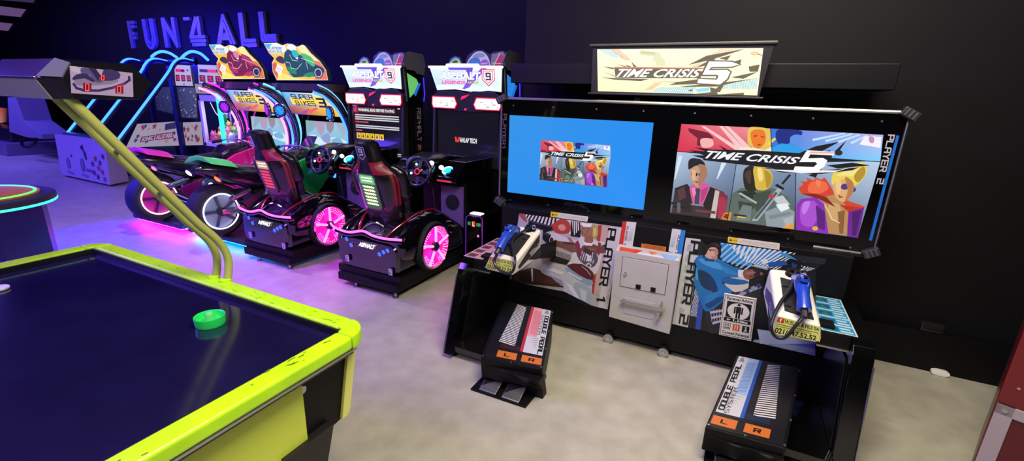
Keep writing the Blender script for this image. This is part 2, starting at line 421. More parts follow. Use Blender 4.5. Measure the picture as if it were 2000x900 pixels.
# the attract picture, drawn once on the picture area of the right screen
def picture(A, P):
    """P maps the reference crop coordinates to the art plane coordinates"""
    p = lambda *pts: [P(*q) for q in pts]
    def poly(col, *pts, smooth=0): A.poly(p(*pts), col, smooth)
    A.L = 1
    A.grad(p((143, 118), (632, 143), (640, 278), (120, 270)), '#e0475f', '#f7a0a8', '#e23a58', '#d8324f')
    A.grad(p((632, 143), (1251, 178), (1235, 325), (640, 278)), '#2573dc', '#c3b8ee', '#7fd0ff', '#1f7ade')
    A.grad(p((120, 270), (450, 300), (395, 642), (80, 605)), '#b9cde8', '#8196b8', '#3c4a60', '#52617c')
    A.grad(p((450, 300), (772, 330), (765, 697), (395, 642)), '#9db3cf', '#7b92b3', '#2c3544', '#3a4658')
    A.grad(p((772, 330), (1235, 322), (1110, 742), (765, 697)), '#93aac8', '#bcd2ea', '#4f5f7a', '#2c3342')
    A.up()
    # top strip
    for a, b, c in ((350, 420, 440), (380, 520, 480), (250, 330, 420)): poly('#f9c9c9', (a, 130), (a+22, 131), (c+60, 262), (c+20, 262))
    poly('#7a1730', (180, 140), (290, 165), (318, 190), (312, 205), (262, 200), (258, 240), (228, 235), (232, 196), (185, 160))
    poly('#f4b5b0', (250, 200), (310, 200), (315, 240), (258, 246), smooth=4)
    poly('#e7c558', (505, 190), (515, 140), (560, 135), (625, 148), (636, 190), (632, 245), (612, 262), (520, 240), smooth=4)
    poly('#f07a2c', (524, 165), (560, 148), (600, 160), (604, 215), (570, 252), (535, 235), smooth=5)
    poly('#b8451a', (540, 180), (560, 178), (556, 188), (540, 190)); poly('#b8451a', (578, 182), (598, 186), (596, 194), (578, 190))
    poly('#a33a14', (556, 228), (584, 230), (570, 238))
    poly('#f5ead2', (470, 245), (540, 248), (600, 262), (640, 240), (640, 278), (440, 270))
    poly('#f6d44e', (612, 225), (655, 192), (664, 202), (622, 236))
    poly('#152c86', (662, 200), (668, 152), (720, 146), (800, 155), (800, 180), (770, 176), (745, 190), (738, 220), (690, 240), smooth=4)
    poly('#5c8fe6', (742, 190), (772, 176), (800, 184), (796, 214), (776, 232), (742, 222), smooth=4)
    poly('#2aa0e8', (640, 250), (690, 224), (750, 232), (820, 262), (830, 284), (640, 278))
    for a in range(5): poly('#bfe6ff', (860+70*a, 200+6*a), (1040+40*a, 165+4*a), (1044+40*a, 172+4*a), (866+70*a, 212+6*a))
    poly('#f6f2ff', (1150, 185), (1240, 190), (1236, 250), (1120, 230)); poly('#c98fb8', (1172, 190), (1200, 192), (1196, 222), (1176, 218), smooth=3)
    # left figure: man in a dark jacket with a pink shirt
    poly('#3b2c30', (90, 606), (108, 470), (175, 446), (236, 520), (300, 462), (372, 490), (398, 520), (372, 640), smooth=0)
    poly('#7b2f3c', (330, 470), (398, 512), (384, 640), (330, 632)); poly('#c6bdb4', (320, 476), (352, 488), (330, 636), (300, 632))
    poly('#d6589a', (186, 470), (212, 448), (280, 440), (302, 470), (262, 560), (206, 556))
    poly('#3c4458', (222, 470), (246, 472), (240, 570), (214, 566))
    poly('#c99a7c', (192, 350), (220, 322), (270, 330), (286, 372), (276, 420), (236, 466), (206, 440), (192, 400), smooth=5)
    poly('#1e2026', (182, 365), (184, 318), (215, 305), (262, 322), (272, 352), (226, 346), (196, 362), smooth=4)
    poly('#15161c', (196, 384), (234, 388), (230, 404), (198, 400)); poly('#15161c', (238, 388), (264, 390), (260, 406), (238, 402))
    poly('#6e4a3a', (212, 432), (242, 434), (228, 442)); A.ell(*P(286, 530), *[abs(x) for x in ELL(P, 12)], '#a9a14e')
    poly('#22242c', (88, 545), (150, 545), (150, 560), (88, 560)); poly('#8a8e98', (180, 552), (300, 566), (300, 574), (180, 560))
    poly('#a87a60', (236, 340), (272, 345), (286, 380), (274, 424), (240, 462), (236, 420), (246, 380), smooth=3)
    poly('#e0b494', (200, 372), (222, 376), (218, 424), (204, 420), smooth=3); poly('#2b2024', (108, 470), (175, 446), (188, 470), (200, 600), (150, 606)); poly('#55383c', (120, 480), (160, 462), (170, 520), (130, 540))
    poly('#231a1e', (302, 462), (330, 474), (300, 634), (262, 560)); poly('#a8304c', (350, 520), (392, 540), (378, 630), (345, 630), smooth=2); poly('#f08ab8', (200, 470), (216, 466), (224, 500), (210, 520)); poly('#b04482', (250, 480), (292, 462), (270, 530), (250, 552))
    poly('#15161b', (95, 565), (180, 574), (180, 584), (95, 575)); poly('#5c616c', (120, 548), (138, 549), (138, 604), (120, 604)); poly('#6a3a3e', (220, 585), (330, 596), (330, 612), (220, 600)); poly('#20242c', (186, 350), (200, 318), (240, 308), (268, 330), (240, 330), (204, 344), smooth=3)
    for k in range(5): poly('#d9e6f6', (128+60*k, 292+6*k), (150+62*k, 294+6*k), (110+58*k, 420), (104+58*k, 420)) if k in (0, 4) else None
    # middle figure seen from behind
    poly('#5b6a60', (372, 642), (420, 500), (470, 470), (650, 470), (730, 520), (768, 600), (765, 697), (520, 664))
    poly('#8d9ba2', (600, 600), (700, 560), (765, 600), (760, 694), (610, 678)); poly('#c0c8cc', (640, 520), (700, 510), (740, 560), (690, 580))
    poly('#2a322c', (452, 488), (540, 480), (570, 520), (560, 545), (470, 520)); poly('#39443a', (455, 540), (560, 556), (520, 600), (460, 590))
    poly('#dc8a2a', (362, 640), (378, 606), (420, 600), (410, 648)); poly('#e79b35', (700, 690), (730, 640), (756, 640), (758, 695))
    poly('#29211c', (482, 420), (490, 365), (540, 352), (560, 470), (500, 480), smooth=4)
    poly('#d9b648', (540, 356), (600, 356), (640, 390), (640, 440), (610, 478), (556, 476), (545, 430), smooth=4)
    poly('#23262c', (735, 392), (745, 400), (702, 450), (690, 444)); poly('#14161a', (655, 455), (668, 446), (708, 470), (700, 482))
    poly('#a4b0b8', (672, 468), (696, 478), (560, 650), (528, 648)); poly('#4b545c', (660, 490), (672, 496), (556, 640), (540, 636))
    A.ell(*P(638, 515), *[abs(x) for x in ELL(P, 11)], '#c8353f')
    poly('#3f4c42', (540, 500), (640, 480), (600, 560), (560, 600), (530, 560)); poly('#717f80', (480, 560), (530, 570), (520, 650), (440, 644)); poly('#232a24', (470, 500), (550, 492), (556, 502), (474, 512)); poly('#a9b6a8', (456, 500), (466, 492), (560, 548), (552, 556))
    poly('#e7edf0', (660, 560), (720, 552), (738, 580), (690, 600)); poly('#7a868c', (620, 620), (740, 600), (750, 612), (630, 640)); poly('#aab4b8', (700, 640), (756, 620), (754, 660), (720, 680)); poly('#b58f2c', (600, 370), (636, 398), (636, 440), (612, 470), (604, 420), smooth=3); poly('#f2dc84', (560, 366), (584, 364), (590, 420), (570, 430), smooth=3)
    poly('#4c3a2c', (490, 400), (510, 372), (526, 380), (520, 450), smooth=3); poly('#2a2f34', (430, 610), (500, 618), (500, 630), (430, 622)); poly('#e2b13a', (450, 622), (496, 628), (496, 636), (450, 630)); poly('#6a3212', (372, 630), (384, 612), (404, 612), (396, 640))
    # right figure in a purple jacket with a red ruff
    spk = [(785, 470), (812, 448), (795, 432), (835, 434), (830, 412), (868, 428), (880, 410), (905, 424), (930, 412), (950, 440), (985, 500), (1060, 540), (1150, 570), (1130, 590), (1000, 580), (900, 520), (840, 512), (800, 500)]
    poly('#d5432c', *spk); poly('#f06a44', (850, 440), (920, 430), (950, 470), (900, 500), (840, 490), smooth=3)
    poly('#8c2bb4', (772, 690), (775, 560), (800, 528), (880, 520), (940, 570), (950, 722), (772, 698))
    poly('#6d1f95', (1040, 590), (1146, 575), (1112, 742), (1060, 735)); poly('#a94fd0', (800, 560), (870, 540), (900, 600), (860, 680), (800, 660), smooth=3)
    poly('#b98a58', (920, 520), (1000, 500), (1060, 590), (1050, 732), (950, 718)); poly('#d0a670', (950, 560), (1010, 560), (1010, 640), (960, 640), smooth=3)
    poly('#e0ac72', (975, 430), (1030, 400), (1090, 440), (1084, 500), (1030, 545), (985, 510), smooth=5)
    poly('#ecd25a', (968, 450), (975, 390), (1030, 372), (1090, 360), (1120, 330), (1148, 336), (1160, 380), (1130, 430), (1090, 455), (1050, 420), (1000, 430), smooth=4)
    A.ell(*P(1040, 462), *[abs(x) for x in ELL(P, 16)], '#4a3a86'); A.ell(*P(1080, 478), *[abs(x) for x in ELL(P, 14)], '#4a3a86')
    poly('#9c4a34', (1000, 505), (1034, 520), (1010, 524))
    poly('#b87c4a', (1040, 408), (1086, 440), (1082, 500), (1040, 540), (1056, 480), smooth=3); poly('#f0c48c', (990, 440), (1018, 430), (1014, 490), (996, 500), smooth=3); poly('#f6e48a', (990, 400), (1060, 372), (1120, 340), (1100, 400), (1040, 400), smooth=3); poly('#b3922c', (1090, 400), (1140, 350), (1152, 390), (1110, 440), smooth=3)
    poly('#8a1f14', (800, 500), (880, 500), (940, 520), (990, 575), (900, 530)); poly('#f2825a', (880, 420), (910, 432), (900, 470), (880, 450)); poly('#b8321e', (1010, 560), (1140, 578), (1060, 600)); poly('#571a78', (880, 560), (930, 600), (930, 700), (890, 690)); poly('#c47ae6', (810, 550), (850, 545), (830, 600), (806, 610), smooth=3); poly('#4a1464', (1080, 600), (1130, 590), (1100, 730), (1080, 728)); poly('#8a5a34', (1000, 600), (1040, 590), (1030, 720), (1010, 718))
    A.line([P(930, 560), P(970, 640), P(1010, 660)], abs(ELL(P, 4)[0]), '#e8d9a0')
    A.ell(*P(877, 690), *[abs(x) for x in ELL(P, 12)], '#d9b93a')
    A.up()
    for a, b in (((450, 300), (397, 645)), ((772, 330), (766, 700)), ((632, 143), (640, 278)), ((120, 270), (1235, 325))): A.line([P(*a), P(*b)], abs(ELL(P, 3)[0]), '#0c0e14')
    title(A, P, 'scr')
def ELL(P, r):
    a, b = P(0, 0), P(r, r); return (b[0]-a[0], b[1]-a[1])
def title(A, P, kind):
    p = lambda *pts: [P(*q) for q in pts]
    BL = '#15161c'
    A.up()
    for pts in (((200, 290), (330, 290), (420, 320), (560, 345), (300, 318)), ((185, 262), (290, 270), (270, 290)), ((210, 245), (340, 262), (330, 285)), ((345, 232), (420, 272), (400, 280)),
                ((760, 290), (880, 240), (1010, 215), (900, 275)), ((950, 300), (1050, 205), (1010, 265)), ((880, 375), (1120, 355), (1160, 338), (1080, 372), (900, 392), (700, 384), (590, 360)), ((940, 345), (1080, 330), (1180, 345), (1000, 362)), ((840, 400), (900, 372), (880, 412))):
        A.poly(p(*pts), BL)
    A.poly(p((272, 258), (540, 262), (830, 280), (960, 262), (970, 300), (925, 330), (905, 385), (760, 385), (640, 360), (262, 316)), BL)
    A.up()
    for pts in (((600, 366), (780, 372), (1000, 372), (1090, 352), (980, 382), (800, 388)),): A.poly(p(*pts), '#f4f4f8')
    A.text('TIME CRISIS', p((286, 263), (798, 300), (784, 340), (270, 306)), '#f4f5fa', .025, .35)
    A.up()
    A.poly(p((832, 262), (985, 270), (978, 290), (850, 284), (838, 306), (920, 304), (944, 318), (926, 352), (890, 378), (758, 372), (766, 350), (868, 354), (888, 336), (878, 326), (790, 326)), '#ffffff')
    A.up(); A.poly(p((850, 268), (985, 272), (982, 281), (842, 280)), '#f0b9b4'); A.ell(*P(1006, 276), *[abs(x) for x in ELL(P, 14)], '#2a2630')
def art_y(y): return Art(lambda a, b: Vector((a, y, b)), (0, -1, 0))
RX0, RX1, RZ0, RZ1 = -.372, .700, 1.017, 1.618
LX0, LX1 = -1.63, -.55
def P_ref(a, b):
    v = at(1280+a/2.8115, 200+b/2.8115, y=YS); return ((v.x-RX0)/(RX1-RX0), (v.z-RZ0)/(RZ1-RZ0))
def scr_map(x0, x1, z0, z1): return lambda a, b: (x0+(x1-x0)*P_ref(a, b)[0], z0+(z1-z0)*P_ref(a, b)[1])
for nm, x0, x1 in (('l', LX0, LX1), ('r', RX0, RX1)):
    A = art_y(YS+.0005)
    if nm == 'r':
        A.quad(((x0, RZ1), (x1, RZ1), (x1, RZ0), (x0, RZ0)), '#20242e'); picture(A, scr_map(x0, x1, RZ0, RZ1))
        A.build('screen', SCREEN, TC, 'right screen filled with the attract picture')
    else:
        A.grad(((x0, RZ1), (x1, RZ1), (x1, RZ0), (x0, RZ0)), '#2f93e8', '#1b8cf0', '#1d8ff6', '#2a90ec', 3)
        w = x1-x0; h = RZ1-RZ0; a0, a1, b0, b1 = x0+w*.253, x0+w*.745, RZ0+h*.215, RZ0+h*.715
        A.L = 1; A.quad(((a0, b1), (a1, b1), (a1, b0), (a0, b0)), '#20242e'); picture(A, scr_map(a0, a1, b0, b1))
        A.build('screen', SCREEN, TC, 'left screen, blue with a small picture')
# lettering and colour bars on the panel edges
A = art_y(3.2475)
A.quad([(v.x, v.z) for v in (at(978, 224, y=3.247), at(981.5, 224, y=3.247), at(977, 376, y=3.247), at(973.5, 376, y=3.247))], '#a52233')
e = [(v.x, v.z) for v in (at(990, 222, y=3.247), at(987, 292, y=3.247), at(980.5, 292, y=3.247), at(983, 222, y=3.247))]
A.tech('PLAYER1', (e[0], e[1], e[2], e[3]), '#5b5666', 1.2)
A.build('edge_lettering', PRINT, pn, 'grey lettering beside a red bar'); A = art_y(3.2475)
e = [(v.x, v.z) for v in (at(1748.5, 263, y=3.247), at(1725, 360, y=3.247), at(1711, 359, y=3.247), at(1735, 262, y=3.247))]
A.tech('PLAYER 2', (e[0], e[1], e[2], e[3]), '#c3c3c8', 1.3)
A.quad([(v.x, v.z) for v in (at(1751, 264, y=3.247), at(1756.5, 265, y=3.247), at(1703, 470, y=3.247), at(1697, 469, y=3.247))], '#2277d8')
A.build('edge_lettering', PRINT, pn, 'white lettering beside a blue bar')
# bright edge strips and corner blocks
def bar2(a, b, r, m, nm, lab=None): return MB().tube([a, b], r, 8).build(nm, m, TC, lab)
ZT = 1.742
bar2((-1.665, 3.245, ZT), (.75, 3.245, ZT), .011, MALU, 'edge_strip')
bar2((.79, 3.245, 1.69), (.79, 3.245, .98), .008, MALU, 'edge_strip')
bar2((-1.70, 3.245, 1.69), (-1.70, 3.245, .98), .007, MALU, 'edge_strip')
bar2((.73, 3.245, .93), (.49, 3.245, .93), .007, MALU, 'edge_strip')
bar2((-1.66, 3.245, .915), (-1.53, 3.245, .915), .006, MALU, 'edge_strip')
for x, z, a in ((.785, 1.735, .5), (.775, .945, -.5), (-1.69, 1.735, -.5), (-1.69, .935, .5)):
    R_ = Matrix.Rotation(a, 4, 'Y')
    c = MB().box((x, 3.235, z), (.085, .06, .05), .008, R_).build('corner_block', MDK, TC)
    for k in (-.022, .0, .022): MB().box(Vector((x, 3.204, z))+R_ @ Vector((k, 0, 0)), (.008, .006, .04), .001, R_).build('groove_bar', mat('dull_alu', '#77777c', .4, .8), c)
# header box and marquee
MB().span((-1.72, 3.42, 1.86), (.735, 3.79, 2.005), .006).build('header_box', mat('header_black', '#0a0a0e', .4, spec=.3), TC)
mq = MB().hexa([(-1.025, 3.33, 1.80), (.05, 3.33, 1.795), (.05, 3.415, 1.80), (-1.025, 3.415, 1.80), (-1.03, 3.31, 2.105), (.082, 3.31, 2.105), (.082, 3.415, 2.105), (-1.03, 3.415, 2.105)]).build('marquee', MDK, TC)
MB().span((-1.05, 3.29, 2.105), (.10, 3.42, 2.122), .004).build('marquee_cap', mat('grey_metal_trim', '#55534e', .35, .6), mq)
MB().span((-1.045, 3.315, 1.79), (.075, 3.415, 1.802), .003).build('marquee_trim', MDK, mq)
for x in (-.72, -.30): MB().span((x, 3.36, 1.735), (x+.04, 3.41, 1.80)).build('marquee_bracket', MBLK, mq)
Q0 = [at(u, v, y=3.318) for u, v in ((1167, 96.5), (1491, 94), (1479, 186), (1167, 178))]
def mqm(a, b):
    v = at(1140+a/5, 60+b/5, y=3.318); return (v.x, v.z)
A = Art(lambda a, b: Vector((a, 3.331-.02*(b-1.8)/.305-.0025, b)), (0, -1, 0))
p = lambda *pts: [mqm(*q) for q in pts]
A.grad(p((135, 182), (1755, 170), (1695, 632), (135, 590)), '#f7f6d2', '#f6f2cf', '#f3f0c4', '#eef0b9', 4)
A.up()
A.quad(p((135, 182), (330, 182), (330, 590), (135, 590)), '#f1f6d0') if False else None
A.stripes(p((140, 186), (270, 182), (400, 265), (290, 262)), 9, '#7fc3e4', .25); A.stripes(p((265, 182), (350, 182), (470, 290), (400, 290)), 8, '#d58a72', .2)
A.stripes(p((1330, 182), (1570, 178), (1180, 300), (1080, 320)), 14, '#e39a85', .3, .45); A.stripes(p((1130, 320), (1250, 318), (1100, 360), (1040, 355)), 5, '#e58c6e', .2)
A.stripes(p((1380, 505), (1700, 460), (1690, 570), (1340, 565)), 24, '#86bfe0', -.1, .5); A.stripes(p((740, 550), (1100, 545), (1060, 614), (650, 596)), 22, '#7fc0e8', -.08, .5)
A.stripes(p((700, 505), (770, 507), (660, 580), (580, 582)), 7, '#d98a66', .1)
A.poly(p((545, 215), (560, 190), (700, 205), (740, 215), (760, 250), (800, 300), (800, 345), (715, 345), (700, 300), (680, 290), (680, 250), (560, 240)), '#d9d8b0')
A.poly(p((560, 205), (700, 215), (700, 235), (560, 225)), '#c4c39c')
GB = '#6b614f'
for pts in (((180, 348), (300, 362), (290, 378)), ((175, 392), (300, 440), (310, 452)), ((165, 455), (320, 462), (560, 470), (640, 470), (560, 492), (300, 478)), ((310, 320), (440, 355), (420, 360)), ((465, 300), (520, 355), (490, 356)),
            ((400, 330), (470, 350), (440, 356)), ((1020, 335), (1200, 245), (1575, 180), (1320, 262), (1180, 300)), ((1100, 360), (1260, 270), (1300, 256), (1240, 330)), ((1320, 270), (1440, 240), (1400, 290)), ((640, 492), (920, 500), (1140, 470), (1140, 520), (830, 530), (900, 505)),
            ((930, 545), (1400, 500), (1660, 470), (1500, 500), (1300, 545), (1000, 548)), ((1230, 550), (1290, 565), (1400, 470), (1330, 600), (1240, 600)), ((1010, 585), (1060, 570), (1060, 590)), ((1440, 455), (1600, 420), (1700, 400), (1560, 470)), ((1610, 350), (1720, 330), (1700, 400), (1620, 400)), ((1470, 300), (1540, 280), (1530, 330), (1480, 335)),
            ((1100, 614), (1300, 592), (1310, 622), (1570, 604), (1560, 632), (1100, 622))):
    A.poly(p(*pts), GB)
A.poly(p((300, 360), (1150, 372), (1160, 400), (1140, 462), (830, 462), (560, 464), (310, 458)), GB)
A.poly(p((1090, 570), (1230, 550), (1220, 590), (1110, 600)), '#8fd0ea')
A.ell(*mqm(1668, 222), .021, .010, '#e9a24e'); A.line(p((1700, 230), (1740, 240)), .004, GB)
A.up()
A.poly(p((300, 352), (1190, 362), (1190, 372), (300, 366)), '#c9826c')
A.poly(p((1208, 286), (1450, 292), (1545, 330), (1450, 364), (1262, 366), (1245, 372), (1410, 370), (1448, 398), (1414, 478), (1338, 540), (1092, 522), (1112, 458), (1290, 466), (1296, 444), (1140, 444)), GB); A.up()
A.text('TIME CRISIS', p((345, 372), (1165, 376), (1140, 455), (310, 452)), '#fbfaf2', .025, .35)
A.poly(p((1225, 300), (1440, 304), (1520, 330), (1440, 352), (1250, 355), (1220, 385), (1400, 382), (1432, 402), (1400, 470), (1330, 525), (1110, 510), (1120, 470), (1300, 478), (1320, 440), (1300, 430), (1160, 430)), '#ffffff')
A.text('BANDAI', p((1640, 212), (1696, 212), (1694, 232), (1638, 232)), '#fff3d8', .02)
A.build('marquee_face', artmat('marquee_glow', 1.25, .3), mq, 'glowing cream marquee face')
# posters
YP = 3.134
def pm(x0, y0, k):
    def f(a, b):
        v = at(x0+a/k, y0+b/k, y=YP); return (v.x, v.z)
    return f
def poster1():
    f = pm(1000, 400, 4.0917); p = lambda *pts: [f(*q) for q in pts]
    A = art_y(YP-.001)
    A.poly(p((58, 68), (878, 178), (765, 832), (660, 810), (-20, 590)), '#b8b4bb'); A.up()
    A.quad(p((100, 74), (480, 125), (470, 230), (150, 150)), '#e9e6e6'); A.up().stripes(p((100, 74), (350, 105), (420, 200), (140, 140)), 12, '#26232a', .3)
    A.poly(p((58, 68), (100, 80), (120, 140), (70, 100)), '#b05a52', 3)
    A.poly(p((310, 170), (390, 112), (450, 130), (470, 180), (450, 225), (360, 225)), '#b5473f', 4)
    A.ell(*f(400, 180), .03, .025, '#e39a8e')
    A.poly(p((470, 130), (560, 140), (545, 260), (470, 250)), '#1b1a20'); A.up().stripes(p((480, 130), (530, 138), (545, 190), (490, 250)), 4, '#e8e6ea', .2)
    A.stripes(p((240, 380), (340, 400), (270, 470), (240, 470)), 7, '#8e4442', .3); A.stripes(p((250, 330), (470, 400), (470, 450), (330, 390)), 22, '#6d5056', .2)
    A.poly(p((330, 400), (480, 450), (440, 480), (300, 450)), '#201d24')
    A.quad(p((690, 160), (780, 172), (690, 720), (632, 700)), '#b3413c'); A.up().stripes(p((720, 165), (780, 172), (700, 720), (655, 710)), 44, '#eae4e0', .8, .5)
    A.up()
    # figure
    A.poly(p((0, 540), (160, 500), (300, 540), (420, 560), (430, 660), (250, 640), (0, 620)), '#4a3230', 0)
    A.poly(p((235, 495), (380, 470), (480, 520), (620, 600), (640, 690), (610, 790), (560, 790), (480, 740), (410, 690), (410, 620), (300, 570), (240, 540)), '#c6c9d2', 2)
    A.poly(p((420, 500), (520, 520), (640, 600), (640, 640), (600, 640), (480, 570)), '#8fa6c8', 2)
    A.poly(p((500, 620), (610, 650), (635, 720), (600, 790), (510, 740)), '#a8b6c6', 3)
    A.poly(p((470, 440), (500, 330), (530, 270), (600, 240), (690, 290), (740, 300), (720, 400), (690, 520), (640, 560), (540, 510), (440, 480)), '#d9d6da', 2)
    A.poly(p((440, 480), (560, 470), (650, 540), (640, 600), (540, 560)), '#5a2430', 2)
    A.poly(p((520, 350), (640, 360), (690, 430), (640, 500), (540, 440)), '#55535c', 3); A.up().stripes(p((530, 360), (640, 370), (660, 470), (550, 440)), 9, '#d3d1d6', .4, .4)
    A.poly(p((330, 240), (420, 280), (520, 290), (545, 330), (500, 380), (400, 340), (320, 310)), '#7d5348', 3); A.poly(p((310, 215), (430, 255), (520, 285), (500, 310), (400, 290), (310, 270)), '#d8d4d8', 2)
    A.poly(p((560, 330), (640, 310), (700, 330), (760, 310), (820, 330), (830, 360), (760, 380), (660, 390), (580, 380)), '#6e4a42', 3)
    A.up()
    A.poly(p((130, 140), (150, 122), (320, 170), (330, 200), (270, 215), (320, 260), (330, 300), (290, 315), (245, 270), (250, 200), (140, 160)), '#1d1c24', 0)
    A.ell(*f(320, 280), .02, .028, '#d9d6d8'); A.up(); A.ell(*f(318, 280), .015, .022, '#3a2a28')
    A.poly(p((640, 160), (680, 170), (690, 230), (660, 270), (630, 240)), '#b9a85e', 4)
    A.poly(p((548, 160), (600, 140), (640, 160), (645, 220), (620, 270), (580, 260), (555, 220)), '#a87560', 4)
    A.poly(p((590, 250), (640, 240), (650, 300), (610, 320), (580, 300)), '#9a6a56', 3)
    A.up(); A.poly(p((545, 140), (640, 148), (642, 168), (548, 160)), '#e6e6ea'); A.poly(p((560, 188), (580, 184), (580, 192)), '#2a1c1a'); A.poly(p((600, 188), (622, 186), (620, 194)), '#2a1c1a'); A.poly(p((575, 234), (605, 234), (590, 242)), '#6d3c34')
    A.poly(p((505, 300), (530, 280), (560, 400), (540, 420)), '#8c3044'); A.poly(p((690, 295), (715, 305), (700, 400), (686, 400)), '#8c3044'); A.poly(p((560, 270), (590, 300), (640, 305), (660, 280), (655, 300), (640, 325), (585, 322)), '#f2f0f4')
    A.poly(p((585, 380), (600, 375), (640, 440), (625, 450)), '#e9e7ec'); A.poly(p((640, 380), (655, 380), (610, 450), (595, 440)), '#e9e7ec'); A.ell(*f(615, 480), .02, .016, '#e3e1e6'); A.ell(*f(615, 482), .011, .009, '#2a2830'); A.line(p((560, 490), (600, 520), (630, 560)), .004, '#d8d4d8')
    A.poly(p((400, 290), (500, 300), (505, 320), (420, 312)), '#5c3a32'); A.poly(p((440, 255), (470, 262), (500, 300), (470, 300)), '#a8786a'); A.poly(p((600, 345), (640, 336), (680, 360), (640, 372)), '#8a5c50'); A.poly(p((720, 318), (790, 316), (830, 340), (770, 350)), '#2a2024')
    for k in range(4): A.poly(p((575+18*k, 340+9*k), (590+18*k, 338+9*k), (600+14*k, 385+6*k), (588+14*k, 388+6*k)), '#4a302a')
    A.poly(p((260, 520), (330, 500), (420, 540), (400, 560), (320, 530)), '#e8e9ee'); A.poly(p((300, 560), (400, 600), (420, 650), (380, 640)), '#9a9ca8'); A.poly(p((430, 620), (480, 640), (560, 780), (510, 750)), '#dfe2ea'); A.poly(p((540, 660), (600, 690), (590, 770), (560, 760)), '#c8d2de'); A.poly(p((450, 530), (560, 590), (560, 604), (450, 548)), '#d5e0f0')
    A.poly(p((60, 545), (150, 525), (160, 610), (60, 612)), '#35221f'); A.poly(p((155, 505), (168, 508), (172, 610), (160, 608)), '#d9d5d9'); A.poly(p((190, 540), (300, 580), (400, 640), (280, 630), (190, 610)), '#5a3a34')
    A.poly(p((570, 150), (630, 158), (636, 178), (566, 172)), '#f6f6f8'); A.poly(p((652, 180), (676, 190), (672, 240), (655, 250)), '#d9cc84'); A.poly(p((604, 196), (612, 222), (598, 222)), '#8a5a48'); A.poly(p((556, 200), (566, 210), (570, 248), (560, 240)), '#83543f')
    A.poly(p((160, 130), (320, 170), (320, 178), (160, 140)), '#4a4856'); A.poly(p((255, 215), (315, 235), (310, 250), (255, 235)), '#3a3842')
    A.poly(p((300, 690), (420, 700), (450, 760), (380, 740), (310, 720)), '#b5432f', 2)
    A.poly(p((0, 590), (100, 630), (420, 690), (660, 812), (600, 800), (-20, 640)), '#141318')
    A.up(); A.quad(p((780, 172), (878, 182), (765, 832), (690, 815)), '#d5d0d6')
    A.up(); T = p((838, 190), (742, 795), (672, 785), (770, 180)); A.tech('PLAYER 1', (T[0], T[1], T[2], T[3]), '#0d0c10', 1.3, 1.3)
    T = p((805, 560), (765, 800), (745, 796), (785, 555)); A.tech('LUKE O NEIL', (T[0], T[1], T[2], T[3]), '#7a7480', .35)
    A.build('artwork_panel', PRINT, TC, 'red and white printed panel below the left screen')
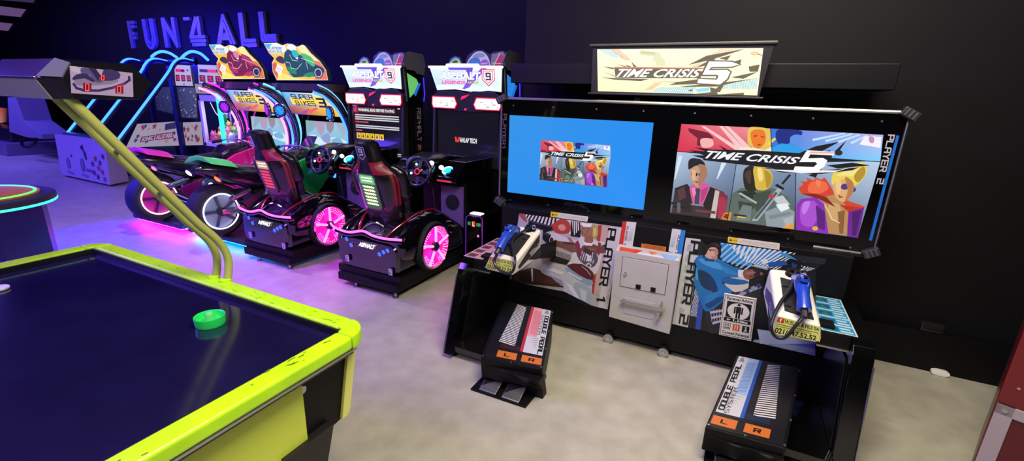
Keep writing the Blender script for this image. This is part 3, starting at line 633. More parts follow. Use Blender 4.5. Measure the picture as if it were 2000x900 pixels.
def poster2():
    f = pm(1300, 440, 3.4625); p = lambda *pts: [f(*q) for q in pts]
    A = art_y(YP-.001)
    A.poly(p((138, 82), (235, 92), (270, 130), (1100, 225), (1015, 300), (1010, 880), (45, 665)), '#17181d'); A.up()
    A.quad(p((138, 82), (238, 95), (150, 690), (45, 665)), '#d4d7da')
    for k in range(7): A.poly(p((150-9*k, 130+70*k), (185-9*k, 120+75*k), (170-9*k, 180+70*k), (140-9*k, 170+72*k)), '#b3b7bd')
    A.quad(p((200, 420), (250, 470), (220, 620), (165, 610)), '#c9d3df'); A.up().stripes(p((200, 420), (250, 470), (220, 620), (165, 610)), 9, '#33477e', .5)
    A.quad(p((228, 470), (262, 470), (235, 705), (200, 700)), '#2b50b4')
    A.quad(p((370, 115), (800, 180), (700, 300), (380, 240)), '#2c8fd8'); A.up().stripes(p((380, 118), (640, 155), (560, 310), (370, 230)), 9, '#a9d8f4', .4, .35); A.stripes(p((430, 125), (880, 185), (760, 300), (520, 240)), 17, '#e9eef2', .3, .5)
    A.poly(p((780, 180), (940, 220), (940, 248), (780, 205)), '#3fa0dc'); A.poly(p((820, 190), (1090, 225), (1075, 265), (900, 240)), '#22262e')
    A.stripes(p((915, 270), (1015, 290), (960, 310), (930, 300)), 6, '#d9dde2', .3)
    A.quad(p((590, 780), (860, 700), (1010, 800), (1012, 880)), '#5d83c0'); A.poly(p((620, 700), (1010, 760), (1015, 800), (640, 800)), '#b8cbe2')
    A.up().stripes(p((600, 770), (1012, 830), (1012, 880), (590, 785)), 26, '#dfe8f2', .5, .45)
    A.up()
    A.poly(p((270, 560), (480, 440), (640, 390), (690, 420), (640, 520), (560, 560), (470, 620), (330, 730), (290, 700)), '#23252e', 2)
    A.up().stripes(p((300, 570), (380, 560), (380, 640), (310, 650)), 4, '#8d90a0', 0, .4); A.poly(p((480, 470), (640, 400), (650, 420), (500, 480)), '#9aa3b8', 0)
    A.poly(p((400, 370), (540, 330), (560, 420), (470, 450), (420, 420)), '#d7d3c6', 2)
    A.up()
    A.poly(p((185, 270), (210, 215), (260, 195), (340, 215), (460, 280), (510, 290), (500, 350), (400, 350), (385, 390), (450, 440), (420, 480), (330, 560), (270, 580), (240, 520), (190, 380)), '#1d78bd', 2)
    A.up(); A.poly(p((215, 300), (300, 330), (350, 420), (300, 440), (240, 400)), '#15375f', 3); A.poly(p((230, 220), (330, 240), (430, 300), (330, 290), (240, 250)), '#47a4e0', 2)
    A.poly(p((380, 350), (540, 370), (560, 390), (480, 400), (400, 390)), '#1a66a8', 2); A.poly(p((270, 520), (420, 470), (300, 560)), '#0f4a86', 2)
    A.poly(p((490, 300), (530, 300), (535, 355), (490, 345)), '#e6ecf2')
    A.poly(p((525, 310), (580, 295), (640, 310), (660, 330), (600, 350), (560, 365), (530, 350)), '#8b5a4e', 3)
    A.poly(p((580, 255), (700, 290), (690, 312), (640, 300), (640, 340), (600, 350), (590, 290)), '#22242c'); A.poly(p((575, 262), (690, 292), (690, 300), (575, 272)), '#a8adb8')
    A.poly(p((255, 185), (275, 145), (330, 140), (355, 165), (350, 200), (320, 232), (280, 215)), '#dcb09a', 4)
    A.up(); A.poly(p((240, 190), (262, 150), (300, 122), (345, 112), (378, 140), (362, 172), (340, 150), (310, 146), (290, 160), (268, 200)), '#15141a', 3)
    A.poly(p((305, 162), (330, 164), (328, 172)), '#241a1a'); A.poly(p((342, 168), (356, 170), (352, 178)), '#241a1a'); A.poly(p((305, 208), (330, 210), (318, 216)), '#9a4a44')
    A.poly(p((360, 250), (440, 300), (490, 320), (480, 340), (400, 320)), '#2f8ccc'); A.poly(p((300, 340), (345, 400), (360, 470), (330, 470), (290, 400)), '#0f3a68'); A.poly(p((195, 290), (212, 260), (222, 360), (206, 370)), '#4fa8e0'); A.poly(p((260, 480), (330, 450), (400, 430), (330, 500), (270, 530)), '#2a86c8')
    A.poly(p((250, 215), (300, 225), (340, 225), (330, 245), (270, 240)), '#12548c'); A.poly(p((318, 212), (352, 205), (350, 225), (330, 236)), '#b98a74'); A.poly(p((330, 150), (352, 168), (348, 198), (336, 214), (332, 180)), '#b98a74'); A.poly(p((296, 160), (312, 164), (310, 172), (294, 168)), '#15141a')
    A.poly(p((300, 128), (340, 118), (372, 140), (355, 148), (330, 132)), '#2e2c36'); A.poly(p((250, 190), (262, 176), (266, 210), (258, 216)), '#15141a')
    A.poly(p((545, 318), (600, 308), (610, 320), (550, 332)), '#a8766a'); A.poly(p((560, 340), (600, 334), (600, 345), (565, 352)), '#6a4038'); A.poly(p((600, 262), (690, 284), (688, 290), (600, 270)), '#d8dce4'); A.poly(p((640, 230), (680, 226), (700, 250), (660, 262)), '#e3e8ee')
    A.poly(p((690, 250), (800, 235), (830, 265), (700, 280)), '#1c5aa8'); A.poly(p((830, 225), (900, 245), (895, 260), (830, 250)), '#15161c'); A.poly(p((850, 250), (890, 262), (880, 290), (855, 285)), '#24407c')
    for k in range(3): A.poly(p((300+8*k, 580+36*k), (392, 566+34*k), (388, 580+34*k), (302+8*k, 596+36*k)), '#c8c4d8')
    for k in range(4): A.poly(p((500+38*k, 452-18*k), (524+38*k, 440-18*k), (530+38*k, 470-18*k), (508+38*k, 480-18*k)), '#3a3f66' if k % 2 else '#8f98b8')
    T = p((236, 108), (150, 672), (88, 660), (172, 98)); A.tech('PLAYER 2', (T[0], T[1], T[2], T[3]), '#0d0c10', 1.25, 1.3)
    A.build('artwork_panel', PRINT, TC, 'blue printed panel below the right screen')
poster1(); poster2()
def quad_sticker(px, y, name, parent, draw, label=None, m=PRINT):
    Q = [(v.x, v.z) for v in (at(u, v, y=y) for u, v in px)]
    A = art_y(y); draw(A, Q); return A.build(name, m, parent, label)
def warn(A, Q):
    A.quad(Q, '#e9e4d8'); A.up(); s = lambda u0, v0, u1, v1: (A.q(Q, u0, v1), A.q(Q, u1, v1), A.q(Q, u1, v0), A.q(Q, u0, v0))
    A.quad(s(0, 0, .2, 1), '#efcf3c'); A.up(); A.poly([A.q(Q, .03, .3), A.q(Q, .09, .3), A.q(Q, .06, .75)], '#2a2410')
    A.text('CAUTION', s(.1, .35, .19, .65), '#5c4d10')
    for k in range(3): A.quad(s(.23, .25+.2*k, .96, .31+.2*k), '#b9b4aa')
quad_sticker(((1076, 413), (1149, 423), (1147, 433), (1075, 423)), 3.131, 'caution_sticker', TC, warn)
quad_sticker(((1422, 462), (1523, 475), (1522, 488), (1421, 473)), 3.131, 'caution_sticker', TC, warn)
def ptag(n, c, ink):
    def d(A, Q):
        A.quad(Q, '#dcdfe3'); A.up(); s = lambda u0, v0, u1, v1: (A.q(Q, u0, v1), A.q(Q, u1, v1), A.q(Q, u1, v0), A.q(Q, u0, v0))
        A.quad(s(0, 0, .3, 1) if n == 1 else s(.66, 0, 1, 1), c); A.poly([A.q(Q, 0, 0), A.q(Q, 1, 0), A.q(Q, 1, .12), A.q(Q, 0, .18)], c)
        A.up(); q = s(.34, .2, .5, .85) if n == 1 else s(.5, .12, .68, .8); A.tech('PLAYER %d' % n, (q[1], q[2], q[3], q[0]), ink, 1.3)
        for k in range(4): A.poly([A.q(Q, .55+.08*k if n == 1 else .05+.08*k, .35), A.q(Q, .6+.08*k if n == 1 else .1+.08*k, .35), A.q(Q, .7+.06*k if n == 1 else .2+.06*k, .8)], '#aab0b8')
    return d
quad_sticker(((1216, 432), (1243, 434), (1234, 490), (1207, 490)), 3.131, 'player_sticker', TC, ptag(1, '#d8342f', '#7a1a18'), 'red and white sticker')
quad_sticker(((1313, 446), (1339, 450), (1330, 505), (1304, 500)), 3.131, 'player_sticker', TC, ptag(2, '#2c8ae0', '#173e7a'), 'blue and white sticker')
def orange(A, Q):
    A.quad(Q, '#d9762c'); A.up(); s = lambda u0, v0, u1, v1: (A.q(Q, u0, v1), A.q(Q, u1, v1), A.q(Q, u1, v0), A.q(Q, u0, v0))
    for k in range(3): A.quad(s(.1, .2+.25*k, .9, .27+.25*k), '#3a2214')
quad_sticker(((1253, 475), (1301, 482), (1300, 491), (1252, 484)), 3.131, 'notice_sticker', TC, orange)
# coin box
CBX0, CBX1, CBY = -.672, -.247, 3.045
cb = MB().hexa([(CBX0, CBY, .245), (CBX1, CBY, .22), (CBX1, 3.13, .22), (CBX0, 3.13, .245), (CBX0, CBY, .752), (CBX1, CBY, .752), (CBX1, 3.13, .775), (CBX0, 3.13, .775)]).build('coin_box', MGREY, TC)
A = Art(lambda a, b: Vector((a, CBY+.005+(3.125-CBY)*b, .7535+.021*b)), (0, -.2, 1))
A.quad(((CBX0+.01, 1), (CBX1-.01, 1), (CBX1-.01, 0), (CBX0+.01, 0)), '#e2e2e2'); A.up()
A.poly(((CBX0+.02, 1), (CBX0+.2, 1), (CBX0+.14, 0), (CBX0+.02, 0)), '#d9452f'); A.poly(((CBX1-.16, 1), (CBX1-.02, 1), (CBX1-.03, 0), (CBX1-.1, 0)), '#8fb9e6'); A.poly(((CBX0+.2, .8), (CBX0+.3, .9), (CBX0+.24, .2)), '#e07a5a')
A.build('top_sticker', PRINT, cb)
dr = MB().span((CBX0+.055, CBY-.006, .50), (CBX0+.36, CBY+.002, .715), .003).build('door', MGREY, cb)
MB().span((CBX0+.052, CBY-.002, .497), (CBX0+.363, CBY+.003, .718), .001).build('door_seam', mat('seam_shadow_gap', '#2b2a28', .8), dr)
k_ = MB().disc((CBX0+.085, CBY-.010, .60), .012, .012); k_.disc((CBX0+.085, CBY-.018, .60), .007, .008); k_.build('lock', MCHR, dr)
for x in (.165, .265): MB().span((CBX0+x, CBY-.012, .505), (CBX0+x+.034, CBY-.005, .538), .003).build('coin_button', MBLK, dr)
MB().span((CBX0+.10, CBY-.004, .30), (CBX0+.31, CBY+.002, .42), .002).build('cash_door', MGREY, cb)
ld = MB().span((CBX0+.075, CBY-.034, .388), (CBX0+.375, CBY-.022, .408), .003); ld.span((CBX0+.085, CBY-.024, .39), (CBX0+.105, CBY+.001, .408)); ld.span((CBX0+.345, CBY-.03, .33), (CBX0+.353, CBY+.001, .45), .002)
ld.build('locking_bar', MALU, cb); MB().span((CBX0+.325, CBY-.05, .335), (CBX0+.35, CBY-.035, .375), .005).build('padlock', MALU, cb)
# casters
for x in (-1.45, -.675, -.275, .5):
    c = MB().disc((x, 3.112, .036), .036, .022, (0, 1, 0), 24).build('caster', MALU, TC)
    MB().disc((x, 3.10, .036), .012, .01, (0, 1, 0), 12).build('axle', MCHR, c); MB().span((x-.02, 3.11, .055), (x+.02, 3.16, .085), .003).build('fork', MBLK, c)
# parental notice plate
SQ = ((1415, 573), (1478, 584), (1467, 666), (1404, 653))
v = [at(u, w, y=3.115) for u, w in SQ]
pl = MB().prism(v, (0, .012, 0)).build('notice_plate', MWHT, TC, 'black and white height notice')
def notice(A, Q):
    s = lambda u0, v0, u1, v1: (A.q(Q, u0, v1), A.q(Q, u1, v1), A.q(Q, u1, v0), A.q(Q, u0, v0))
    A.quad(Q, '#dedcd4'); A.up(); A.quad(s(.03, .02, .97, .98), '#1a1a1a'); A.up(); A.quad(s(.045, .033, .955, .967), '#e6e4dc'); A.up()
    A.text('Parental Advise', s(.1, .88, .9, .95), '#111111', .03); A.text('Conseil Parental', s(.08, .06, .92, .13), '#111111', .03)
    A.quad(s(.12, .42, .88, .85), '#141414'); A.up()
    A.poly([A.q(Q, .5+.34*math.cos(t), .64+.19*math.sin(t)) for t in [2*PI*i/28 for i in range(28)]], '#e6e4dc'); A.up()
    A.poly([A.q(Q, .5+.05*math.cos(t), .79+.028*math.sin(t)) for t in [2*PI*i/14 for i in range(14)]], '#111111')
    for r in ((.42, .6, .58, .75), (.36, .58, .41, .74), (.59, .58, .64, .74), (.43, .47, .49, .62), (.51, .47, .57, .62)): A.quad(s(*r), '#111111')
    A.quad(s(.07, .36, .93, .47), '#e6e4dc'); A.up(); A.quad(s(.085, .37, .915, .46), '#141414'); A.up(); A.text('> 1.10m', s(.18, .385, .82, .445), '#f0eee6', .04)
    A.quad(s(.1, .18, .32, .33), '#1a1a1a'); A.quad(s(.39, .18, .61, .33), '#d9642a'); A.quad(s(.68, .18, .9, .33), '#1f1f1f'); A.up()
    A.quad(s(.115, .19, .305, .32), '#d8d6ce'); A.text('11', s(.45, .2, .55, .31), '#f4efe6', .04); A.text('H', s(.16, .25, .26, .31), '#111111', .02); A.quad(s(.13, .2, .29, .23), '#777777')
    A.poly([A.q(Q, .73, .2), A.q(Q, .79, .28), A.q(Q, .85, .2)], '#cfcdc6'); A.ell(*A.q(Q, .79, .29), .006, .006, '#cfcdc6', 10)
A = art_y(3.1142); Q = [(w.x, w.z) for w in v]; notice(A, Q); A.build('notice_print', PRINT, pl)
# the two side wings, shelves, holsters, footrests
CX = -.46
def wing(sx, prints, rev):
    X = lambda d: CX+sx*d
    # profile in y/z, thickness in x
    prof = [(2.33, .035), (2.50, .565), (2.515, .60), (2.545, .64), (2.60, .662), (3.14, .662), (3.14, .035)]
    if sx > 0: prof = [(2.40, .035), (2.52, .565), (2.53, .60), (2.555, .64), (2.60, .662), (3.14, .662), (3.14, .035)]
    x0, x1 = (X(1.10), X(1.165)) if sx < 0 else (X(1.10), X(1.19))
    w = MB().prism([(x0, a, b) for a, b in prof], (x1-x0, 0, 0), .004).build('side_wing', MGLOSS, TC, 'left black side wing' if sx < 0 else 'right black side wing')
    xi = X(1.098)
    MB().prism([(xi, 2.46, .10), (xi, 2.60, .54), (xi, 3.05, .54), (xi, 3.05, .10)], (-sx*.006, 0, 0), .002).build('inner_panel', mat('satin_black_panel', '#121216', .22), w)
    MB().tube([(x1, 2.328+(.07 if sx > 0 else 0), .05), (x1, prof[1][0]-.003, prof[1][1])], .004, 6).build('edge_trim', MALU, w)
    f = MB().lathe([(.03, 0), (.03, .012), (.01, .014), (.01, .04)], (X(1.14), 2.42+(.04 if sx > 0 else 0), 0), seg=14).build('foot', MBLK, w)
    # shelf with printed top and bright lip
    a, b = sorted((X(1.10), X(.96)))
    MB().span((a, 2.60, .575), (b, 3.13, .66), .006).build('shelf', MBLK, TC)
    MB().span((a, 2.592, .577), (b, 2.602, .587), .002).build('shelf_lip', MALU, TC)
    A = Art(lambda p_, q_: Vector((p_, q_, .6625)), (0, 0, 1))
    a, b = (X(1.18), X(1.03)) if sx < 0 else (X(.97), X(1.125))
    Q = ((a, 3.12), (b, 3.12), (b, 2.61), (a, 2.61)); A.quad(Q, prints[0]); A.up()
    for i in range(5):
        v0 = .02+.196*i; s = lambda u0, u1, w0, w1: (A.q(Q, u0, w1), A.q(Q, u1, w1), A.q(Q, u1, w0), A.q(Q, u0, w0))
        A.quad(s(.05, .95, v0, v0+.165), prints[1]); A.up(); A.quad(s(.1, .5, v0+.03, v0+.13), prints[2]); A.quad(s(.55, .9, v0+.02, v0+.06), prints[3]); A.quad(s(.55, .85, v0+.09, v0+.13), prints[3])
        A.poly([A.q(Q, .15, v0+.04), A.q(Q, .3, v0+.12), A.q(Q, .42, v0+.04)], prints[4])
    A.build('instruction_print', PRINT, TC, 'red printed shelf top' if sx < 0 else 'blue printed shelf top')
wing(-1, ('#d9c9cb', '#b4585c', '#6d3438', '#e6c7c5', '#3a2a30'), 0)
wing(1, ('#d5e6f2', '#2f9fd6', '#1d5f8c', '#bfe2f4', '#3f7d5c'), 1)
MB().span((CX-1.10, 2.62, .03), (CX+1.10, 3.14, .09), .006) if False else None
def platform(sx):
    a, b = sorted((CX+sx*1.10, CX+sx*.42))
    fl = MB().prism([(CX+sx*1.10, 2.36, .05), (CX+sx*.74, 2.36, .05), (CX+sx*.74, 3.13, .05), (CX+sx*1.10, 3.13, .05)], (0, 0, .045), .004).build('floor_plate', MGLOSS, TC)
    return fl
platform(-1); platform(1)
def label_face(A, Q):
    s = lambda u0, v0, u1, v1: (A.q(Q, u0, v1), A.q(Q, u1, v1), A.q(Q, u1, v0), A.q(Q, u0, v0))
    A.quad(s(.03, .12, .97, .92), '#cbd072'); A.up(); A.quad(s(.05, .66, .2, .88), '#b23a34'); A.text('W.ELLIS & FILS SA', s(.21, .68, .95, .86), '#22240c', .02)
    A.quad(s(.06, .56, .94, .59), '#55591c'); A.quad(s(.06, .47, .8, .5), '#7d8230'); A.text('021/647.52.52', s(.06, .16, .9, .42), '#1a1c0a', .03)
    A.up(); A.text('f', s(.1, .69, .15, .86), '#f3e4dc', .02)
def holster(P8, side, dark, lab):
    """P8: front-bottom L R, back-bottom R L, front-top L R, back-top R L"""
    h = MB(); h.hexa(P8); t = h.b
    bmesh.ops.bevel(t, geom=t.edges[:], offset=.018, segments=3, profile=.5, affect='EDGES')
    o = h.build('gun_holster', mat('ivory_plastic', '#cfccc0', .28), TC, lab)
    fb, fbr, bbr, bbl, ft, ftr, btr, btl = [Vector(q) for q in P8]
    # black rubber pad on the sloping top
    n = (ftr-ft).cross(btl-ft).normalized(); n = n if n.z > 0 else -n
    T = lambda u, v: (ft*(1-u)+ftr*u)*(1-v)+(btl*(1-u)+btr*u)*v
    pad = MB().prism([T(u, v)-n*.004 for u, v in ((.2, .1), (.84, .06), (.8, .72), (.24, .78))], n*.012).build('rubber_pad', MRUB, o)
    for u, v in ((.28, .2), (.3, .6), (.72, .16), (.7, .6)): MB().box(T(u, v)+n*.012, (.03, .02, .012), .004).build('pad_clip', MDK, pad)
    c = T(.55, .9); kb = MB().lathe([(.03, 0), (.028, .02), (.014, .024), (.014, .04)], c, n, 16); kb.box(c+n*.02+Vector((.03, 0, 0)), (.05, .03, .026), .006); kb.build('cable_gland', MBLK, o)
    kr = MB().torus(c+n*.03+Vector((.045, -.01, .005)), .012, .005, (0, 1, 0), 16, 8); kr.build('gland_ring', MALU, o)
    # label on the front
    A = Art(lambda a, b: (fb*(1-a)+fbr*a)*(1-b)+(ft*(1-a)+ftr*a)*b, (0, -1, .2)); A.n = ((fbr-fb).cross(ft-fb)).normalized()
    if A.n.y > 0: A.n = -A.n
    A.L = 3; label_face(A, ((0, 1), (1, 1), (1, 0), (0, 0))); A.build('label', PRINT, o)
    for u in (.07, .93): MB().disc(fb.lerp(fbr, u).lerp(ft.lerp(ftr, u), .1)+A.n*.003, .007, .006, A.n, 10).build('screw', MCHR, o)
    # side decal
    q = (fbr, bbr, btr, ftr) if side > 0 else (bbl, fb, ft, btl)
    S = lambda a, b: (q[0]*(1-a)+q[1]*a)*(1-b)+(q[3]*(1-a)+q[2]*a)*b
    A = Art(S, (q[1]-q[0]).cross(q[3]-q[0])); A.n = A.n if A.n.x*side > 0 else -A.n; A.L = 3
    A.poly(((.12, .42), (.5, .8), (.92, .9), (.92, .5), (.6, .35), (.2, .18)), dark[0]); A.up(); A.poly(((.3, .42), (.92, .8), (.92, .7), (.36, .36)), dark[1]); A.up().stripes(((.5, .6), (.92, .62), (.9, .5), (.6, .36)), 9, dark[2], .4)
    A.poly(((.5, .3), (.95, .42), (.95, .05), (.85, .02)), '#15141a'); A.build('decal', PRINT, o)
    return o, T, n
P1 = [at(944, 526, y=2.44), at(1001, 540, y=2.44), at(1057, 502, y=2.80), at(1012, 492, y=2.80), at(957, 498, y=2.46), at(1011, 508, y=2.46), at(1058, 447, y=2.80), at(1013, 440, y=2.80)]
h1, T1, n1 = holster(P1, 1, ('#1d1b22', '#8c2f38', '#e8e4dc'), 'ivory gun holster with red and black flank')
P2 = [at(1504, 655, y=2.44), at(1604, 673, y=2.44), at(1592, 590, y=2.80), at(1489, 572, y=2.80), at(1517, 613, y=2.46), at(1605, 636, y=2.46), at(1577, 531, y=2.80), at(1503, 522, y=2.80)]
h2, T2, n2 = holster(P2, -1, ('#5b4a86', '#3a3f9a', '#a79ad0'), 'ivory gun holster with violet flank')
for s, P8 in ((-1, P1), (1, P2)):
    c = sum(P8, Vector())/8; lo = min(p_.z for p_ in P8)
    for bx in (P8[1].x*.25+P8[2].x*.75-.012, P8[0].x*.25+P8[3].x*.75+.004) if s < 0 else (P8[0].x*.3+P8[3].x*.7+.012, P8[1].x*.3+P8[2].x*.7-.012):
        MB().prism([(bx, 2.70, c.z-.05), (bx, 3.135, c.z-.17), (bx, 3.135, c.z-.03), (bx, 2.79, c.z+.02)], (.008, 0, 0), .001).build('holster_bracket', MBLK, TC)
    hx0, hx1 = sorted((c.x, CX+s*1.0)); MB().span((hx0-.06, 2.64, c.z-.115), (hx1+.03, 2.72, c.z-.075), .004).build('holster_arm', MBLK, TC)
# light guns hang on the holsters
def gun(T, n, lab, side, cablepts):
    base = T(.34 if side < 0 else .55, .42)+n*.02
    t = thing('light_gun', lab, 'toy gun', base)
    up = (T(.5, .9)-T(.5, .1)).normalized(); sd = up.cross(n).normalized()
    M = Matrix((sd, up, n)).transposed().to_4x4()          # local x across, y up the slope, z off the pad
    M = M @ Matrix.Scale(1.35, 4); M.translation = base
    BL = mat('gun_blue_plastic', '#1b3ea8', .25, coat=.5)
    def put(mb): mb.b.transform(M); return mb
    # short slide leaning into the holster, grip hanging down the slope towards the player
    dv = Vector((0, .62, -.55)).normalized(); sl = Matrix.Rotation(-.72, 4, 'X')
    slide = put(MB().box((0, .035, .045), (.034, .105, .042), .010, sl, 3).box((0, -.005, .082), (.026, .03, .022), .006, sl)).build('slide', BL, t)
    for k in range(4): put(MB().box((0, -.004+.006*k, .078-.006*k), (.037, .0025, .024), 0, sl)).build('slide_serration', mat('gun_blue_dark', '#122a78', .4), slide)
    put(MB().tube([(0, .02, .045), (0, -.02, .05), (0, -.055, .044), (0, -.09, .032), (0, -.105, .026)], [.021, .025, .021, .024, .025], 12)).build('grip', BL, t)
    put(MB().torus((0, -.012, .018), .022, .0045, (1, 0, 0), 18, 8)).build('trigger_guard', BL, t)
    put(MB().box((0, -.012, .022), (.006, .006, .022), .002)).build('trigger', MBLK, t)
    put(MB().box((0, -.01, .098), (.014, .010, .01), .002)).build('sight', MBLK, t)
    put(MB().ball((.014, .0, .06), (.014, .03, .02), 10)).build('thumb_rest', BL, t)
    g = M @ Vector((0, -.105, .026))
    cp = [g, g+Vector((0, -.02, -.02))]+[at(u, v, y=y) for u, v, y in cablepts]
    cp.append(T(.62, .88)+n*.03)
    MB().tube(spline(cp, 6), .0085, 10).build('cable', mat('black_cable', '#141416', .35), t)
    put(MB().tube([(0, -.10, .027), (0, -.135, .02)], [.014, .01], 10)).build('strain_relief', MDK, t)
gun(T1, n1, 'blue light gun in the left ivory holster, cable looping in front', -1, ((966, 515, 2.40), (985, 533, 2.38), (1001, 530, 2.38), (1006, 505, 2.42), (1000, 470, 2.58)))
gun(T2, n2, 'blue light gun in the right ivory holster above the blue footrest', 1, ((1557, 632, 2.40), (1533, 659, 2.38), (1512, 655, 2.38), (1507, 630, 2.40), (1525, 590, 2.50), (1545, 562, 2.60)))
# footrests
def footrest(BLp, BRp, FRp, FLp, zb, zf, num, mirrored):
    bl, br, fr, fl_ = at(*BLp, z=zb), at(*BRp, z=zb), at(*FRp, z=zf), at(*FLp, z=zf)
    pn_ = (br-bl).cross(fr-bl); fl_.z = bl.z-(pn_.x*(fl_.x-bl.x)+pn_.y*(fl_.y-bl.y))/pn_.z       # keep the top flat
    dn = Vector((0, .02, -.15))
    o = MB().hexa([fl_+dn, fr+dn, br+Vector((0, 0, -.272)), bl+Vector((0, 0, -.272)), fl_, fr, br, bl]); bmesh.ops.bevel(o.b, geom=o.b.edges[:], offset=.008, segments=2, profile=.5, affect='EDGES')
    o = o.build('footrest', MBLK, TC, 'left footrest with red print' if num == 1 else 'right footrest with blue print')
    S = lambda a, b: (fl_*(1-a)+fr*a)*(1-b)+(bl*(1-a)+br*a)*b
    n = (fr-fl_).cross(bl-fl_).normalized(); n = n if n.z > 0 else -n
    A = Art(S, n); A.L = 2
    m = (lambda a: 1-a) if mirrored else (lambda a: a)
    R = lambda a0, b0, a1, b1: ((m(a0), b1), (m(a1), b1), (m(a1), b0), (m(a0), b0))
    c, ink, pale = ('#c23340', '#d84f56', '#e5a9b0') if num == 1 else ('#2a5cb8', '#5d8fd0', '#a9c3e4')
    A.quad(R(.05, .02, .98, .98), '#17171b'); A.up()
    for k in range(27):
        b0 = .27+.7*k/27; q0, q1 = .20+.11*(b0-.27)/.7, .48+.01*(b0-.27)/.7; A.poly(((m(q0), b0+.006), (m(q1), b0-.02), (m(q1), b0-.006), (m(q0), b0+.02)), '#e9e7e2')
    A.quad(R(.585, .19, .635, .98), c); A.quad(R(.635, .19, .955, .98), '#d3d4d6'); A.quad(R(.25, .19, .585, .255), '#3c2024' if num == 1 else '#1d2844'); A.up()
    A.quad(R(.635, .45, .80, .98), pale); A.up()
    for k in range(22): A.poly(((m(.66), .5+.02*k), (m(.80), .47+.02*k), (m(.80), .478+.02*k), (m(.66), .508+.02*k)), ink)
    for k in range(6): A.poly(((m(.68+.02*k), .42-.03*k), (m(.84), .44-.03*k), (m(.82), .425-.03*k)), '#a5a7aa')
    for k in range(4): A.poly(((m(.84+.02*k), .9), (m(.86+.025*k), .9), (m(.90), .97), (m(.88), .97)), '#8d8f94')
    A.up()
    if not mirrored:
        A.tech('DOUBLE PEDAL', ((m(.94), .86), (m(.94), .2), (m(.865), .2), (m(.865), .86)), '#141418', 1.5, 1.2); A.tech('SYSTEM', ((m(.85), .86), (m(.85), .5), (m(.80), .5), (m(.80), .86)), '#8d6a70', .8, 1.5)
    else:
        A.tech('DOUBLE PEDAL', ((m(.94), .22), (m(.94), .85), (m(.855), .85), (m(.855), .22)), '#141418', 1.5, 1.2); A.tech('SYSTEM', ((m(.845), .2), (m(.845), .52), (m(.79), .52), (m(.79), .2)), '#55585e', .8, 1.5)
    A.L = 3
    for a0, a1, ch in (((.24, .56, 'L'), (.64, .96, 'R')) if not mirrored else ((.04, .36, 'L'), (.46, .78, 'R'))):
        q = ((a0, .15), (a1, .15), (a1, .055), (a0, .055)); A.quad(q, '#d8762f'); A.up(); w = a1-a0
        A.tech(ch, ((a0+.35*w, .125), (a0+.65*w, .125), (a0+.65*w, .08), (a0+.35*w, .08)), '#1b120c', 1.6)
    A.build('foot_print', PRINT, o)
    for a, b in ((.03, .03), (.97, .03), (.985, .3), (.985, .6), (.985, .95), (.5, .02)): MB().disc(S(a, b)+n*.002, .006, .004, n, 8).build('screw', MALU, o)
    # pedal box in front
    f0, f1 = fl_+(fr-fl_)*.06, fr; z1 = zf-.05
    yb = min(f0.y, f1.y)-.005
    pb = MB().prism([(f0.x, yb+.16, .0), (f0.x, yb+.10, z1), (f0.x, yb+.01, z1), (f0.x, yb+.085, .07), (f0.x, yb+.09, .0)], (f1.x-f0.x, 0, 0), .004).build('pedal_housing', MBLK, TC)
    a, b = (at(919, 762, z=0), at(1026, 798, z=0)) if num == 1 else (Vector((f0.x, yb-.12, 0)), Vector((f1.x, yb-.12, 0)))
    bp = MB().prism([(a.x, a.y, .002), (b.x, b.y, .002), (b.x+.01, yb+.14, .002), (a.x, yb+.12, .002)], (0, 0, .012), .002).build('pedal_plate', MBLK, pb)
    w = (b.x-a.x)
    for k in (.14, .56):
        x0 = a.x+w*k; x1 = x0+w*.31
        q = MB().prism([(x0, a.y+.015, .022), (x0, yb+.08, .062), (x0, yb+.08, .048), (x0, a.y+.012, .014)], (x1-x0, 0, 0), .003).build('pedal', MALU, pb, 'silver foot pedal')
        MB().prism([(x0+.004, a.y+.04, .031), (x0+(x1-x0)*.95, yb+.078, .0635), (x0+.004, yb+.078, .0635)], (0, -.0005, -.004)).build('pedal_grip', MBLK, q)
    MB().disc((fr.x-.005, fr.y+.05, zf-.08), .018, .012, (1, 0, 0), 12).build('hinge_bolt', MDK, o)
footrest((983, 585), (1081, 606), (1060, 722), (938, 697), .28, .22, 1, False)
footrest((1439, 692), (1565, 718), (1536, 877), (1377, 834), .28, .22, 2, True)
# ------------------------------------------------------------------ air hockey table
AH = thing('air_hockey_table', 'air hockey table with fluorescent yellow rails in the foreground', 'games table', (-2.35, .66, 0))
X0, X1, Y0, Y1 = -3.43, -1.263, .02, 1.305
ZR = .82
MYEL = mat('fluorescent_yellow_rail', '#b2ec12', .3, noise=.10, nscale=7); MYEP = mat('pale_yellow_panel', '#cfe24e', .4, noise=.04, nscale=2); MTUBE = mat('pale_yellow_tube', '#a9ae5c', .35)
PF = mat('sheen_tinted_playfield', '#131030', .14, coat=.3, noise=.2, nscale=4)  # indigo base colour holds the blue sheen reflected from the hall
MB().span((X0+.06, Y0+.06, .70), (X1-.06, Y1-.06, .782)).build('playfield', PF, AH)
rw = .086
def rail_bar(lo, hi): return MB().span(lo, hi, .014, 3)
rail_bar((X0+.12, Y1-rw, .762), (X1-.115, Y1, ZR)).build('long_rail', MYEL, AH); rail_bar((X0+.12, Y0, .762), (X1-.115, Y0+rw, ZR)).build('long_rail', MYEL, AH)
rail_bar((X1-rw, Y0+.115, .762), (X1, Y1-.115, ZR)).build('end_rail', MYEL, AH); rail_bar((X0, Y0+.115, .762), (X0+rw, Y1-.115, ZR)).build('end_rail', MYEL, AH)
